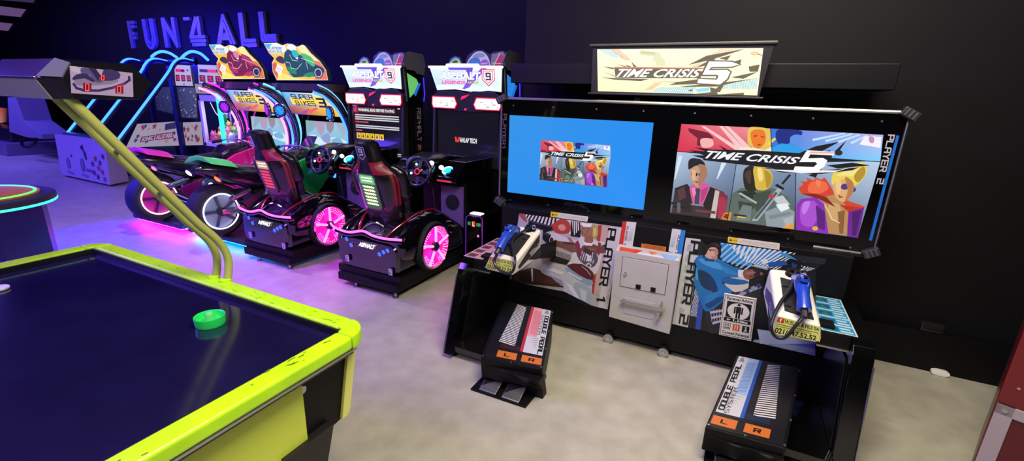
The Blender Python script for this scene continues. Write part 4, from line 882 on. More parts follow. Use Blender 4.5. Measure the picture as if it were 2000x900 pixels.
for sx, sy, cx, cy in ((1, 1, X1, Y1), (1, -1, X1, Y0), (-1, 1, X0, Y1), (-1, -1, X0, Y0)):
    r = .115; pts = []
    for k in range(9):
        a = PI/2*k/8; pts.append((cx-sx*r+sx*r*math.cos(a), cy-sy*r+sy*r*math.sin(a)))
    pts += [(cx-sx*r, cy-sy*rw), (cx-sx*rw, cy-sy*rw), (cx-sx*rw, cy-sy*r)]
    MB().prism([(a, b, .76) for a, b in pts], (0, 0, ZR-.759), .010).build('corner_cap', MYEL, AH)
rs = random.Random(4)
A = Art(lambda a, b: Vector((a, b, ZR+.0003)), (0, 0, 1))
for k in range(60):
    if k < 38: x = rs.uniform(-2.1, X1-.16) if k < 26 else rs.uniform(X0+.2, -2.4); y = rs.uniform(Y1-.078, Y1-.06) if k % 3 else rs.uniform(Y1-.05, Y1-.02); l, w = rs.uniform(.006, .03), rs.uniform(.0015, .004); A.poly([(x, y), (x+l, y+w*.5), (x+l*.9, y+w*1.4), (x+l*.1, y+w)], rs.choice(['#4a5a10', '#6c7c18', '#2c340c']))
    else: y = rs.uniform(.3, Y1-.2); x = rs.uniform(X1-.08, X1-.015); l, w = rs.uniform(.006, .028), rs.uniform(.002, .004); A.poly([(x, y), (x+w, y), (x+w*1.5, y+l), (x+w*.4, y+l)], rs.choice(['#5a6a14', '#76861c', '#3a4410']))
A.build('rail_scuffs', PRINT, AH)['kind'] = 'stuff'
# inner cushions with a grey lip
for lo, hi in (((X0+rw, Y1-rw-.012, .782), (X1-rw, Y1-rw+.001, .81)), ((X0+rw, Y0+rw-.001, .782), (X1-rw, Y0+rw+.012, .81)), ((X1-rw-.012, Y0+rw, .782), (X1-rw+.001, Y1-rw, .81)), ((X0+rw-.001, Y0+rw, .782), (X0+rw+.012, Y1-rw, .81))): MB().span(lo, hi, .003).build('cushion', mat('cushion_black', '#17171d', .35), AH)
for lo, hi in (((X1-.004, Y0+.1, .756), (X1+.003, Y1-.1, .763)), ((X0+.1, Y1-.004, .756), (X1-.1, Y1+.003, .763))): MB().span(lo, hi, .001).build('rail_trim', MALU, AH)
BX1 = X1-.087
# black body with the angled lower edge
MB().prism([(BX1-.01, Y0+.05, .762), (BX1-.01, Y1-.045, .762), (BX1-.01, Y1-.115, .40), (BX1-.01, Y1-.19, .39), (BX1-.01, Y1-.33, .405), (BX1-.01, Y0+.38, .405), (BX1-.01, Y0+.24, .39), (BX1-.01, Y0+.05, .40)], (-(X1-X0)+.11, 0, 0), .004).build('cabinet', mat('body_black', '#09090b', .5, spec=.25, noise=.2, nscale=40), AH)
MB().prism([(BX1-.008, Y1-.300, .752), (BX1-.008, Y1-.300, .425), (BX1-.008, Y1-.325, .405), (BX1-.008, Y0+.325, .405), (BX1-.008, Y0+.300, .425), (BX1-.008, Y0+.300, .752)], (.014, 0, 0), .003).build('end_panel', MYEP, AH, 'pale yellow panel with rounded corner')
for y0, s in ((Y1, 1), (Y0, -1)):
    MB().prism([(BX1-.03, y0-s*.055, .762), (BX1-.03, y0-s*.008, .762), (BX1-.03, y0-s*.078, .425), (BX1-.03, y0-s*.095, .405), (BX1-.03, y0-s*.125, .405)], (.034, 0, 0), .003).build('corner_strip', mat('corner_strip_yellow', '#dfe27a', .4), AH)
    MB().disc((BX1-.006, y0-s*.295, .655), .016, .012, (1, 0, 0), 18).build('bolt', MALU, AH)
for x, sx in ((X1, 1), (X0, -1)):
    for y0, s in ((Y1, 1), (Y0, -1)):
        MB().hexa([(x-sx*.10, y0-s*.28, 0), (x-sx*.55, y0-s*.28, 0), (x-sx*.55, y0-s*.46, 0), (x-sx*.10, y0-s*.46, 0), (x-sx*.06, y0-s*.19, .44), (x-sx*.42, y0-s*.19, .44), (x-sx*.42, y0-s*.42, .44), (x-sx*.06, y0-s*.42, .44)]).build('leg', mat('leg_black', '#101012', .5), AH)
# scoreboard on two bent yellow tubes
sb = []
for dx in (0, .092):
    x = -2.298+dx
    pts = [(x, Y1-.02, .79), (x, Y1-.0, .86), (x, Y1+.008, .93), (x, Y1-.01, 1.0), (x, Y1-.045, 1.06), (x, Y1-.10, 1.13), (x, .84-.01, 1.70)]
    sb.append(MB().tube(spline(pts[:-1], 5)[:-1]+[Vector(pts[-2]), Vector(pts[-1])], .0185, 14).build('scoreboard_tube', MTUBE, AH))
    MB().lathe([(.027, 0), (.027, .012), (.02, .016)], (x, Y1-.02, ZR-.002), seg=16).build('tube_collar', MYEL, sb[-1])
for t in (.28, .62): MB().box((-2.252, 1.205-.375*t, 1.13+.57*t), (.06, .016, .016), .004).build('tube_clamp', MALU, sb[0])
# six-sided scoreboard prism
def hx(y, z, s=1.): return (y, z)
SBY = [(.765, 1.762), (.828, 1.828), (1.03, 1.828), (1.10, 1.755), (1.045, 1.69), (.80, 1.69)]
SX = -2.165
SB2 = [(.815, 1.760), (.848, 1.815), (1.03, 1.822), (1.092, 1.755), (1.04, 1.692), (.835, 1.692)]
s_ = MB().rings([[(SX-.5, y, z) for y, z in SBY], [(SX-.06, y, z) for y, z in SBY], [(SX, y, z) for y, z in SB2]]).build('scoreboard', mat('scoreboard_black', '#101018', .22), AH)
MB().prism([(SX-.5, .766, 1.758), (SX-.5, .799, 1.690), (SX-.065, .799, 1.690), (SX-.065, .766, 1.758)], (0, -.004, -.002)).build('scoreboard_bounce_face', mat('bounce_light_grey', '#85838c', .4), s_)  # added sheet, its lighter grey stands for light bounced off the table
MB().prism([(SX-.058, .767, 1.765), (SX-.058, .829, 1.829), (SX-.002, .846, 1.815), (SX-.002, .815, 1.764)], (.002, -.004, .002)).build('corner_facet', mat('facet_reflection_grey', '#5c5c70', .3), s_)  # grey of this facet stands for the reflection it catches
MB().span((SX-.50, .758, 1.757), (SX-.06, .768, 1.765), .002).build('scoreboard_trim', MALU, s_)
A = Art(lambda a, b: at(a, b, x=SX+.002), (1, 0, 0))
c = lambda a, b: (a/6.4286, 80+b/6.4286)
p = lambda *pts: [c(*q) for q in pts]
A.poly(p((873, 312), (1665, 402), (1675, 706), (895, 655)), '#b7a6d6'); A.up()
A.poly(p((870, 312), (960, 318), (1020, 360), (1000, 410), (900, 380)), '#c9bfe0')
A.poly(p((915, 460), (960, 420), (1080, 405), (1150, 470), (1230, 520), (1400, 470), (1490, 490), (1400, 540), (1000, 560), (940, 520)), '#8d83b0', 2)
A.poly(p((915, 455), (980, 415), (1080, 405), (1140, 450), (1200, 500), (1160, 515), (1060, 470), (920, 490)), '#352a63', 2); A.poly(p((1020, 340), (1120, 345), (1190, 430), (1290, 510), (1210, 520), (1120, 420), (1020, 400)), '#5d5390', 2)
A.poly(p((1100, 330), (1200, 345), (1260, 430), (1230, 500), (1160, 400)), '#2e2458', 0); A.poly(p((1300, 360), (1480, 380), (1500, 470), (1300, 500)), '#3f3572', 2)
A.up(); A.line(p((925, 540), (960, 590), (1060, 620), (1240, 622), (1420, 585), (1560, 535), (1625, 490), (1620, 455)), 4.6, '#3a2a6a')
A.up(); A.line(p((1420, 592), (1560, 540)), 2, '#c02a6a')
for q in (((1250, 425), (1330, 430), (1330, 500), (1250, 495)), ((1042, 524), (1145, 530), (1145, 636), (1045, 628)), ((1448, 562), (1545, 566), (1548, 660), (1450, 654))): A.poly(p(*q), '#7a1030')
dsp = A.build('display_panel', PRINT, s_)
A = Art(lambda a, b: at(a, b, x=SX+.0045), (1, 0, 0))
for x0, y0, x1, y1 in ((1274, 436, 1306, 490), (1074, 538, 1116, 622), (1476, 568, 1516, 650)): A.line(p((x0, y0), (x1, y0), (x1, y1), (x0, y1), (x0, y0)), 1.25, '#ff4a52'); A.build('score_digit', artmat('red_digits', 2.2), dsp); A = Art(lambda a, b: at(a, b, x=SX+.0045), (1, 0, 0))
# mallet
pm_ = at(408, 640, z=.783); pm_ = Vector((-1.905, 1.022, .7825))
MGRN = mat('bright_green_plastic', '#22d860', .3)
ml = thing('air_hockey_mallet', 'bright green mallet standing on the dark playfield', 'mallet', pm_)
MB().lathe([(.0, .004), (.050, .004), (.054, .0), (.056, .006), (.0585, .036), (.057, .040), (.054, .038), (.048, .016), (.02, .013)], pm_, seg=36).build('dish', MGRN, ml)
MB().lathe([(.022, .012), (.018, .038), (.0175, .047), (.013, .053), (.0, .055)], pm_, seg=24).build('knob', mat('green_knob', '#58d678', .35), ml)
q = at(-4, 563, z=.79)
pk = MB().lathe([(0, 0), (.036, 0), (.04, .003), (.04, .011), (.036, .013), (0, .013)], (q.x, q.y, .783), seg=28).build('air_hockey_puck', MWHT); tag(pk, 'white puck on the playfield at the left edge of the photo', 'puck'); origin_to(pk, (q.x, q.y, .783))
# ------------------------------------------------------------------ racing car machines
PINK = neon('pink_neon_tube', '#ff4fe6', 3.2); BLUEL = neon('blue_lamp', '#1536ff', 5.0); WLED = neon('white_led', '#fff4f8', 3.5)
MRED = mat('dark_red_upholstery', '#7a1420', .4, noise=.1); MREDT = mat('red_gloss_trim', '#8c1420', .2, coat=.5)
MSPK = mat('glow_tinted_panel', '#6a4c80', .45); MGL2 = mat('gloss_black_bodywork', '#08070a', .1, coat=1.)  # speaker panel: violet in its colour stands for the pink wheel glow
MCARB = mat('dark_shell', '#0b0a0d', .3, coat=.3)
XREF = -2.86
def L(u, v, y=None, x=None, z=None): return at(u, v, y=y, x=(x+XREF if x is not None else None), z=z)-Vector((XREF, 0, 0))
def car(X, label, seatled, screen, kind):
    global SHIFT
    SHIFT = Vector((X, 0, 0))
    C = thing('racing_cabinet', label, 'arcade machine', (0, 3.6, 0), 'racing car machines')
    MB().span((-.35, 2.90, .055), (.35, 4.25, .13), .008).span((-.37, 2.93, .125), (.37, 4.3, .20), .01).build('base', MBLK, C)
    for x, y in ((-.16, 2.935), (.31, 2.93), (-.3, 4.1), (.3, 4.1)):
        MB().lathe([(.028, 0), (.028, .012), (.012, .02), (.012, .06)], (x, y, 0), seg=14).build('leveling_foot', MALU, C)
    for x in (.24,):
        c = MB().disc((x, 3.03, .03), .03, .02, (1, 0, 0), 18).build('caster', MALU, C); MB().span((x-.018, 3.01, .035), (x+.018, 3.06, .06), .003).build('fork', MBLK, c)
    # bodywork
    b = MB().loft([((0, 2.925, .345), .335, .135, 5), ((0, 2.95, .35), .36, .155, 5), ((0, 3.2, .36), .38, .16, 4), ((0, 3.9, .30), .38, .12, 4), ((0, 4.2, .26), .36, .08, 4)], 28)
    for s in (-1, 1):
        b.loft([((s*.30, 2.94, .43), .06, .08, 3), ((s*.30, 3.0, .44), .09, .12, 2.6), ((s*.295, 3.18, .455), .11, .19, 2.4), ((s*.29, 3.38, .46), .115, .24, 2.3), ((s*.29, 3.6, .45), .115, .22, 2.4), ((s*.29, 3.85, .38), .10, .14, 2.6), ((s*.29, 4.05, .32), .06, .06, 3)], 22)
    b = b.build('bodywork', MGL2, C)
    for s in (-1, 1):
        MB().tube(spline([(s*.16, 3.0, .515), (s*.20, 3.08, .585), (s*.245, 3.2, .645), (s*.265, 3.38, .694), (s*.27, 3.58, .675), (s*.27, 3.75, .58)], 5), .012, 8, flat=.6).build('red_trim', MREDT, b)
    MB().loft([((0, 3.02, .50), .14, .02), ((0, 3.1, .52), .16, .05), ((0, 3.22, .52), .15, .05), ((0, 3.3, .5), .12, .02)], 18).build('engine_cover', MDK, b)
    eg = MB()
    for k in range(6): eg.box((.08+.02*(k % 3), 3.0+.03*(k//3), .56), (.014, .02, .012), .003)
    eg.tube(spline([(-.12, 3.0, .55), (-.06, 3.02, .60), (.0, 3.06, .62), (.05, 3.1, .58)], 4), .009, 8).build('chrome_pipe', MCHR, b)
    # glowing rear strip
    MB().tube(spline([L(u, v, y=yy) for u, v, yy in ((646, 436, 3.02), (654, 444, 2.95), (680, 453, 2.915), (708, 451, 2.905), (728, 460, 2.905), (752, 466, 2.905), (784, 469, 2.915))], 6), .0105, 8).build('neon_strip', PINK, C)
    MB().tube(spline([L(u, v, y=yy)+Vector((0, .012, -.018)) for u, v, yy in ((654, 446, 2.95), (680, 455, 2.92), (708, 453, 2.91), (728, 462, 2.91), (752, 468, 2.91), (784, 471, 2.92))], 5), .018, 8).build('strip_housing', MGLOSS, C)
    for u, v in ((677, 466), (686, 478), (741, 496), (749, 492), (757, 489)):
        q = L(u, v, y=2.918); lm = MB().lathe([(.022, 0), (.022, .012), (.017, .014)], q+Vector((0, .012, 0)), (0, -1, 0), 16).build('lamp_bezel', MCHR, C)
        MB().ball(q, (.018, .012, .018), 12).build('lamp_lens', BLUEL, lm)
    A = art_y(2.913); Q = [(w.x, w.z) for w in (L(701, 472, y=2.913), L(733, 479, y=2.913), L(731, 488, y=2.913), L(700, 480, y=2.913))]
    A.text('ASPHALT', Q, '#ffffff', .05, .2); A.build('rear_lettering', artmat('lit_white_letters', 1.6), C)
    for u, v in ((681, 503), (765, 530)):
        q = L(u, v, y=2.922); A = art_y(2.905); z = .02
        A.quad(((q.x-.022, q.z+.03), (q.x+.022, q.z+.03), (q.x+.022, q.z-.03), (q.x-.022, q.z-.03)), '#c9c9cc'); A.up()
        A.quad(((q.x-.016, q.z-.002), (q.x+.0, q.z-.002), (q.x+.0, q.z-.024), (q.x-.016, q.z-.024)), '#55555c'); A.line(((q.x-.014, q.z+.018), (q.x+.014, q.z+.018)), .006, '#8a5555')
        A.build('data_sticker', PRINT, C)
    q = L(783, 496, y=2.92)
    MB().prism([(q.x-.035, 2.915, q.z+.045), (q.x+.035, 2.93, q.z+.04), (q.x+.03, 2.93, q.z-.03), (q.x-.03, 2.915, q.z-.045)], (0, .02, 0), .003).build('vent', MDK, C)
    # glowing wheels
    for s in (1, -1):
        c = Vector((s*.405, 3.375, .378)); ax = Vector((s, 0, 0))
        w = MB().lathe([(.222, -.10), (.236, -.05), (.234, .0), (.226, .022), (.212, .02), (.204, .012), (.2, -.012), (.0, -.014)], c, ax, 40).build('wheel', MRUB, C)
        MB().lathe([(.216, .01), (.216, .028), (.200, .032), (.196, .006)], c, ax, 40, False).build('chrome_rim', MCHR, w)
        MB().lathe([(.197, .004), (.0, -.004)], c, ax, 40).build('rim_glow', neon('pink_rim_glow', '#e0128c', .8), w)
        led = MB(); sp = MB()
        for k in range(5):
            a = 2*PI*k/5+.35; d = Vector((0, math.cos(a), math.sin(a)))
            sp.bar(c+ax*.03+d*.05, c+ax*.035+d*.195, .012, 8)
        sp.build('light_spoke', neon('pink_spoke', '#ff5cf0', 4.5), w)
        for k in range(44):
            a = 2*PI*k/44; d = Vector((0, math.cos(a), math.sin(a)))
            for rr in (.186, .165, .145):
                if rr < .18 and k % 11 < 3: continue
                led.ball(c+ax*.012+d*rr, .0045, 5)
        led.build('led_dots', neon('pink_led_dots', '#ff9ad8', 2.2), w)
        hb = MB().lathe([(.045, .0), (.045, .035), (.02, .045)], c, ax, 18)
        for k in range(5):
            a = 2*PI*k/5; hb.disc(c+ax*.042+Vector((0, math.cos(a), math.sin(a)))*.03, .007, .01, ax, 8)
        hb.build('hub', MDK, w)
    # seat
    def ring(t, hw, th, yo=0.):
        y = 3.20-.235*t+yo; z = .56+.80*t
        R_ = []
        for j in range(20):
            a = 2*PI*j/20; ca, sa = math.cos(a), math.sin(a)
            x = math.copysign(abs(ca)**.8, ca)*hw; d = math.copysign(abs(sa)**.8, sa)*th
            R_.append((x, y+d*.95+ .55*th*(abs(x)/max(hw, .01))**2.5, z+d*.25))
        return R_
    st = MB().rings([ring(t, hw, th) for t, hw, th in ((0, .17, .06), (.08, .20, .075), (.25, .215, .075), (.42, .235, .08), (.55, .255, .085), (.63, .25, .085), (.70, .205, .08), (.76, .145, .07), (.82, .122, .062), (.93, .120, .062), (.98, .108, .055), (1.0, .08, .03))]).build('seat', MCARB, C)
    SEC = [(0, .17, .06), (.08, .20, .075), (.25, .215, .075), (.42, .235, .08), (.55, .255, .085), (.63, .25, .085), (.70, .205, .08), (.76, .145, .07), (.82, .122, .062), (.93, .120, .062), (.98, .108, .055), (1.0, .08, .03)]
    def surf(t, a, off=.004):
        for (t0, h0, k0), (t1, h1, k1) in zip(SEC, SEC[1:]):
            if t0 <= t <= t1: break
        q = (t-t0)/(t1-t0); hw, th = h0+(h1-h0)*q+off, k0+(k1-k0)*q+off; ca, sa = math.cos(a), math.sin(a)
        x = math.copysign(abs(ca)**.8, ca)*hw; d = math.copysign(abs(sa)**.8, sa)*th
        return (x, 3.20-.235*t+d*.95+.55*th*(abs(x)/hw)**2.5, .56+.80*t+d*.25)
    def patch(nm, t0, t1, a0, a1, m):
        A0, A1 = math.radians(a0), math.radians(a1)
        g = [[surf(t0+(t1-t0)*i/8, A0+(A1-A0)*j/6) for j in range(7)] for i in range(9)]; h = [[surf(t0+(t1-t0)*i/8, A0+(A1-A0)*j/6, -.004) for j in range(7)] for i in range(9)]
        mb = MB(); mb.rings([r+h_[::-1] for r, h_ in zip(g, h)]); mb.build(nm, m, st)
    for s in (-1, 1):
        e = (lambda a: a) if s > 0 else (lambda a: -180-a)
        patch('red_shoulder', .665, .79, e(-74), e(-14), MRED)
        patch('red_stripe', .30, .66, e(-34), e(-24), MRED); patch('red_stripe', .30, .66, e(-18), e(-6), MRED)
        MB().tube(spline([(s*.225, 3.23, .72), (s*.262, 3.18, .86), (s*.272, 3.15, .99), (s*.245, 3.115, 1.09), (s*.19, 3.08, 1.13)], 5), [.03]*6+[.05]*10+[.04]*5, 12).build('bolster', MCARB, st)
    MB().loft([((0, 3.12, .56), .2, .05), ((0, 3.25, .55), .23, .07), ((0, 3.5, .57), .23, .07), ((0, 3.62, .56), .2, .04)], 20).build('seat_cushion', MCARB, st)
    MB().span((-.17, 3.1, .2), (.17, 3.55, .55), .02).build('seat_pedestal', MBLK, C)
    # shield badge on the headrest and the light panel on the seat back
    B = lambda a, b: Vector((a, 3.20-.235*b-.066, .56+.80*b-.017))
    nb = (0, -1, -.28)
    A = Art(B, nb)
    if kind == 2:
        A.poly(((-.045, .96), (.045, .96), (.045, .86), (0, .815), (-.045, .86)), '#c9c9cc'); A.up(); A.poly(((-.039, .952), (.039, .952), (.039, .863), (0, .826), (-.039, .863)), '#121216'); A.up(); A.tech('9', ((-.022, .94), (.022, .94), (.022, .865), (-.022, .865)), '#d9d9dc', 1.4)
    else:
        A.quad(((-.09, .955), (-.02, .955), (-.02, .83), (-.09, .83)), '#cfc4c8'); A.up(); A.quad(((-.09, .955), (-.055, .955), (-.055, .89), (-.09, .89)), '#d02438'); A.tech('9', ((-.05, .935), (-.03, .935), (-.03, .885), (-.05, .885)), '#22222a', 1.2); A.quad(((-.085, .86), (-.03, .86), (-.03, .845), (-.085, .845)), '#8a8088')
    A.build('headrest_badge', PRINT, st)
    pn = MB().rings([[B(x, b)+Vector((0, d, 0)) for x, b in ((-.10, .28), (-.07, .245), (.07, .245), (.10, .28), (.10, .63), (.07, .67), (-.07, .67), (-.10, .63))] for d in (.02, -.016)]).build('light_panel', MDK, st)
    A = Art(lambda a, b: B(a, b)+Vector((0, -.0175, 0)), nb)
    c1, c2, c3 = seatled
    A.poly(((-.093, .285), (-.067, .253), (.067, .253), (.093, .285), (.093, .625), (.067, .662), (-.067, .662), (-.093, .625)), c1); A.up()
    A.poly(((-.07, .65), (.07, .65), (.08, .62), (.08, .55), (-.08, .55), (-.08, .62)), c2)
    A.up()
    for r in range(2): A.line([(-.05, .62-.034*r), (.05, .62-.034*r)], .015, '#fffbe0')
    for r in range(6):
        for k in range(5): A.line([(-.058+.024*k, .52-.04*r), (-.042+.024*k, .512-.04*r)], .019, c3)
    A.build('panel_glow', artmat('seat_panel_glow', 1.3), pn)
    MB().tube(spline([B(-.11, .25), B(-.115, .45), B(-.105, .62), B(-.09, .7)], 5), .006, 8).build('violet_edge_light', neon('violet_edge', '#b13cff', 1.8), st)
    # dashboard, wheel, console
    d = MB().prism([(-.38, 3.80, .86), (-.38, 3.79, 1.0), (-.38, 3.88, 1.08), (-.38, 4.2, 1.12), (-.38, 4.60, 1.06), (-.38, 4.60, .84)], (.46, 0, 0), .02).build('dashboard', MGLOSS, C)
    MB().span((-.33, 4.2, .1), (.33, 4.62, .86), .01).build('front_column', MBLK, C)
    MB().loft([((-.12, 3.72, 1.02), .06, .05), ((-.12, 3.85, 1.05), .16, .07), ((-.1, 4.05, 1.1), .2, .06), ((-.1, 4.2, 1.11), .18, .03)], 18).build('dash_hood', MCARB, d)
    for u, v in ((843, 318), (862, 327)):
        q = L(u, v, y=3.84); o_ = MB().ball(q, (.028, .02, .022), 12).build('dash_lamp', WLED, d)
    q = L(792, 340, y=3.80); MB().box(q, (.035, .01, .05), .006).build('amber_button', neon('amber_glow', '#ffb060', 1.6), d)
    sc = Vector((-.005, 3.70, 1.0)); ax = Vector((0, -1, .30)).normalized()
    sw = MB().torus(sc, .142, .019, ax, 40, 12).build('steering_wheel', MCARB, C)
    sp = MB(); u_ = Vector((1, 0, 0)); w_ = ax.cross(u_).normalized()
    for a in (0, PI, 1.5*PI, .5*PI): dd = u_*math.cos(a)+w_*math.sin(a); sp.box(sc+dd*.085-ax*.01, (.10, .014, .035), .004, Matrix((dd, -ax, dd.cross(-ax))).transposed().to_4x4())
    sp.build('spokes', MDK, sw)
    MB().lathe([(.045, -.02), (.045, .012), (.04, .016), (.0, .016)], sc, ax, 24).build('wheel_boss', MGLOSS, sw)
    MB().torus(sc+ax*.017, .028, .007, ax, 24, 8).build('red_ring', neon('red_ring_glow', '#c8283a', .6), sw)
    for a in (.75, 2.3+PI*.5): MB().ball(sc+(u_*math.cos(a*PI*.8)+w_*math.sin(a*PI*.8))*.075+ax*.016, .012, 10).build('wheel_button', neon('ice_button', '#bfeaff', 2.5), sw)
    MB().bar(sc-ax*.02, sc-ax*.16, .03, 12).build('steering_column', MDK, sw)
    MB().bar((-.03, 3.98, .78), (-.03, 4.02, .46), .007, 8).build('grab_bar', MALU, C)
    k_ = MB().prism([(.10, 3.86, .88), (.10, 3.84, .95), (.10, 4.06, 1.09), (.10, 4.6, 1.09), (.10, 4.6, .86)], (.25, 0, 0), .012).build('button_console', MGLOSS, C)
    n = Vector((0, -.14, .22)).normalized(); q = Vector((.2, 3.92, 1.004))
    MB().torus(q+n*.006, .052, .008, n, 28, 8, .62).build('button_arc', neon('pale_blue_arc', '#9fe0ff', 2.4), k_)
    MB().lathe([(.036, .0), (.034, .012), (.0, .016)], q, n, 24).build('start_button', neon('cyan_button', '#14b8ff', 2.0), k_)
    MB().span((.11, 3.85, .897), (.29, 3.87, .925), .004).build('red_edge', neon('red_edge_glow', '#c8324a', .7), k_)
    MB().span((.03, 4.0, .05), (.37, 4.3, .87), .008).build('speaker_column', MBLK, C)
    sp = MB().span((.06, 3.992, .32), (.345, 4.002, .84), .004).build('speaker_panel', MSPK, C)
    gr = MB().disc((.21, 3.99, .66), .085, .006, (0, 1, 0), 28).build('speaker_grille', MDK, sp)
    h = MB()
    for r in range(1, 5):
        for k in range(6*r): h.disc((.21+.017*r*math.cos(2*PI*k/(6*r)), 3.986, .66+.017*r*math.sin(2*PI*k/(6*r))), .004, .002, (0, 1, 0), 6)
    h.build('grille_holes', MPIANO, gr)
    cb = MB().span((.39, 3.96, .10), (.61, 4.35, .57), .03).build('coin_box', MGLOSS, C)
    MB().span((.43, 3.98, .568), (.56, 4.06, .578), .004).build('lit_cap', neon('warm_cap', '#fff0dc', 1.8), cb)
    A = art_y(3.9585); z = .47
    A.quad(((.42, z+.018), (.455, z+.018), (.455, z-.016), (.42, z-.016)), '#2f8a5c'); A.quad(((.525, z+.018), (.575, z+.018), (.575, z-.016), (.525, z-.016)), '#2f8a5c'); A.quad(((.47, z+.03), (.51, z+.03), (.51, z-.03), (.47, z-.03)), '#e0432e'); A.up()
    A.tech('L', ((.478, z+.02), (.502, z+.02), (.502, z-.02), (.478, z-.02)), '#f6efe6', 1.4); A.build('coin_slot_lights', artmat('coin_glow', 1.0), cb); A = art_y(3.958); A.ell(.548, .35, .014, .014, '#f07cff', 14); A.build('violet_button', artmat('coin_glow', 1.0), cb)
    MB().tube([(.40, 3.955, .12), (.40, 3.955, .53), (.43, 3.955, .56), (.57, 3.955, .56), (.60, 3.955, .53), (.60, 3.955, .12)], .004, 6).build('violet_piping', neon('violet_piping', '#6a2ca8', .8), cb)
    # monitor tower
    MB().span((-.455, 4.63, .0), (.455, 5.0, 1.66), .01).span((-.46, 4.66, 1.60), (.46, 5.0, 2.03), .01).build('tower', MBLK, C)
    for s in (-1, 1):
        MB().prism([(s*.46, 4.56, .95), (s*.46, 4.60, 1.64), (s*.46, 4.68, 1.66), (s*.46, 4.68, .9)], (-s*.03, 0, 0), .004).build('screen_cheek', MDK, C)
    sf = MB().span((-.43, 4.618, .93), (.43, 4.634, 1.605), .004).build('screen_frame', MPIANO, C)
    A = art_y(4.616); sx0, sx1, sz0, sz1 = -.41, .41, .955, 1.585; A.quad(((sx0, sz1), (sx1, sz1), (sx1, sz0), (sx0, sz0)), '#0b0c12'); A.up()
    SQ = ((sx0, sz1), (sx1, sz1), (sx1, sz0), (sx0, sz0)); s = lambda u0, v0, u1, v1: (A.q(SQ, u0, v1), A.q(SQ, u1, v1), A.q(SQ, u1, v0), A.q(SQ, u0, v0))
    if screen == 'warning':
        A.grad(s(0, .62, .14, 1), '#18040c', '#7a0c2a', '#5c0a24', '#14040a', 4)
        A.up(); A.quad(s(.04, .865, .88, .965), '#a02a3c'); A.up(); A.quad(s(.13, .872, .873, .958), '#15161e'); A.up()
        A.poly([A.q(SQ, .05, .875), A.q(SQ, .115, .875), A.q(SQ, .083, .955)], '#e83a4c'); A.text('WARNING: READ BEFORE PLAYING', s(.14, .885, .865, .945), '#f2eef0', .035)
        for r, (v, u1) in enumerate(((.81, .95), (.765, .95), (.725, .95), (.67, .34), (.60, .95), (.56, .95), (.50, .2))): A.quad(s(.07, v-.012, u1, v+.012), '#d5d3d8' if r not in (3, 6) else '#c85a62')
        for k in range(6):
            A.quad(s(.08+.095*k, .33, .165+.095*k, .45), '#ecc42c'); A.up(); A.poly([A.q(SQ, .1+.095*k, .36), A.q(SQ, .145+.095*k, .36), A.q(SQ, .122+.095*k, .43)], '#4a3c08')
        A.quad(s(.86, .07, .97, .09), '#bfc0c6'); A.quad(s(.86, .03, .97, .055), '#8f9098'); A.quad(s(.03, .985, .1, .998), '#4fb0d8'); A.quad(s(.93, .96, .98, .98), '#d8d8da')
    else:
        A.poly([A.q(SQ, .29, .52), A.q(SQ, .32, .52), A.q(SQ, .338, .455), A.q(SQ, .355, .52), A.q(SQ, .385, .52), A.q(SQ, .36, .425), A.q(SQ, .335, .425), A.q(SQ, .33, .45), A.q(SQ, .325, .425), A.q(SQ, .305, .425)], '#f0402c')
        A.text('AHLAP TECH', s(.378, .425, .66, .515), '#eceef2', .04)
        A.grad(s(.5, .27, 1, .30), '#0b0c12', '#12261a', '#12261a', '#0b0c12', 3)
    A.build('screen', SCREEN, C)
    # twin headlight panel
    hp = MB().prism([(-.46, 4.60, 1.60), (-.47, 4.585, 1.73), (-.36, 4.575, 1.795), (-.1, 4.575, 1.80), (0, 4.575, 1.775), (.1, 4.575, 1.80), (.36, 4.575, 1.795), (.47, 4.585, 1.73), (.46, 4.60, 1.60), (.14, 4.6, 1.575), (-.14, 4.6, 1.575)], (0, .08, 0), .006).build('headlight_housing', MDK, C)
    for sg in (-1, 1):
        A = art_y(4.569)
        o_ = [(sg*a, b) for a, b in ((.455, 1.735), (.14, 1.735), (.105, 1.655), (.135, 1.60), (.44, 1.60), (.46, 1.64))]; A.poly(o_, '#f0204a'); A.up()
        cx = sum(a for a, b in o_)/6; cz = 1.665; A.poly([(cx+(a-cx)*.93, cz+(b-cz)*.84) for a, b in o_], '#fff6f4'); A.up()
        for k in range(6):
            a = sg*(.19+.04*k+.02*(k % 2)); b = 1.69-.05*((k*7) % 3)/2; A.poly(((a, b), (a+.016, b), (a+.008, b-.018)) if k % 2 else ((a, b), (a+.04, b), (a+.04, b-.008), (a, b-.008)), '#8c8890')
        A.build('headlight_panel', artmat('headlight_glow', 1.15), hp)
    MB().ball((0, 4.575, 1.60), .012, 8).build('red_lamp', neon('red_lamp', '#ff2a4a', 2.), hp); MB().prism([(-.05, 4.57, 1.74), (.06, 4.57, 1.765), (.0, 4.57, 1.725), (-.06, 4.57, 1.70)], (0, .006, 0)).build('red_emblem', neon('red_emblem', '#e02848', .8), hp)
    # marquee
    mq = MB().prism([(-.475, 4.555, 2.055), (-.24, 4.553, 2.055), (-.23, 4.551, 2.075), (.18, 4.551, 2.075), (.20, 4.553, 2.055), (.475, 4.555, 2.055), (.452, 4.60, 1.79), (.28, 4.595, 1.805), (.1, 4.598, 1.785), (-.15, 4.595, 1.81), (-.33, 4.6, 1.80), (-.40, 4.6, 1.79)], (0, .10, 0)).build('marquee', MDK, C)
    MB().tube([(-.478, 4.548, 2.052), (-.24, 4.546, 2.052), (-.23, 4.544, 2.073), (.18, 4.544, 2.073), (.20, 4.546, 2.052), (.478, 4.548, 2.052)], .010, 8).build('light_edge', neon('cool_white_edge', '#f2f4ff', 5.), mq)
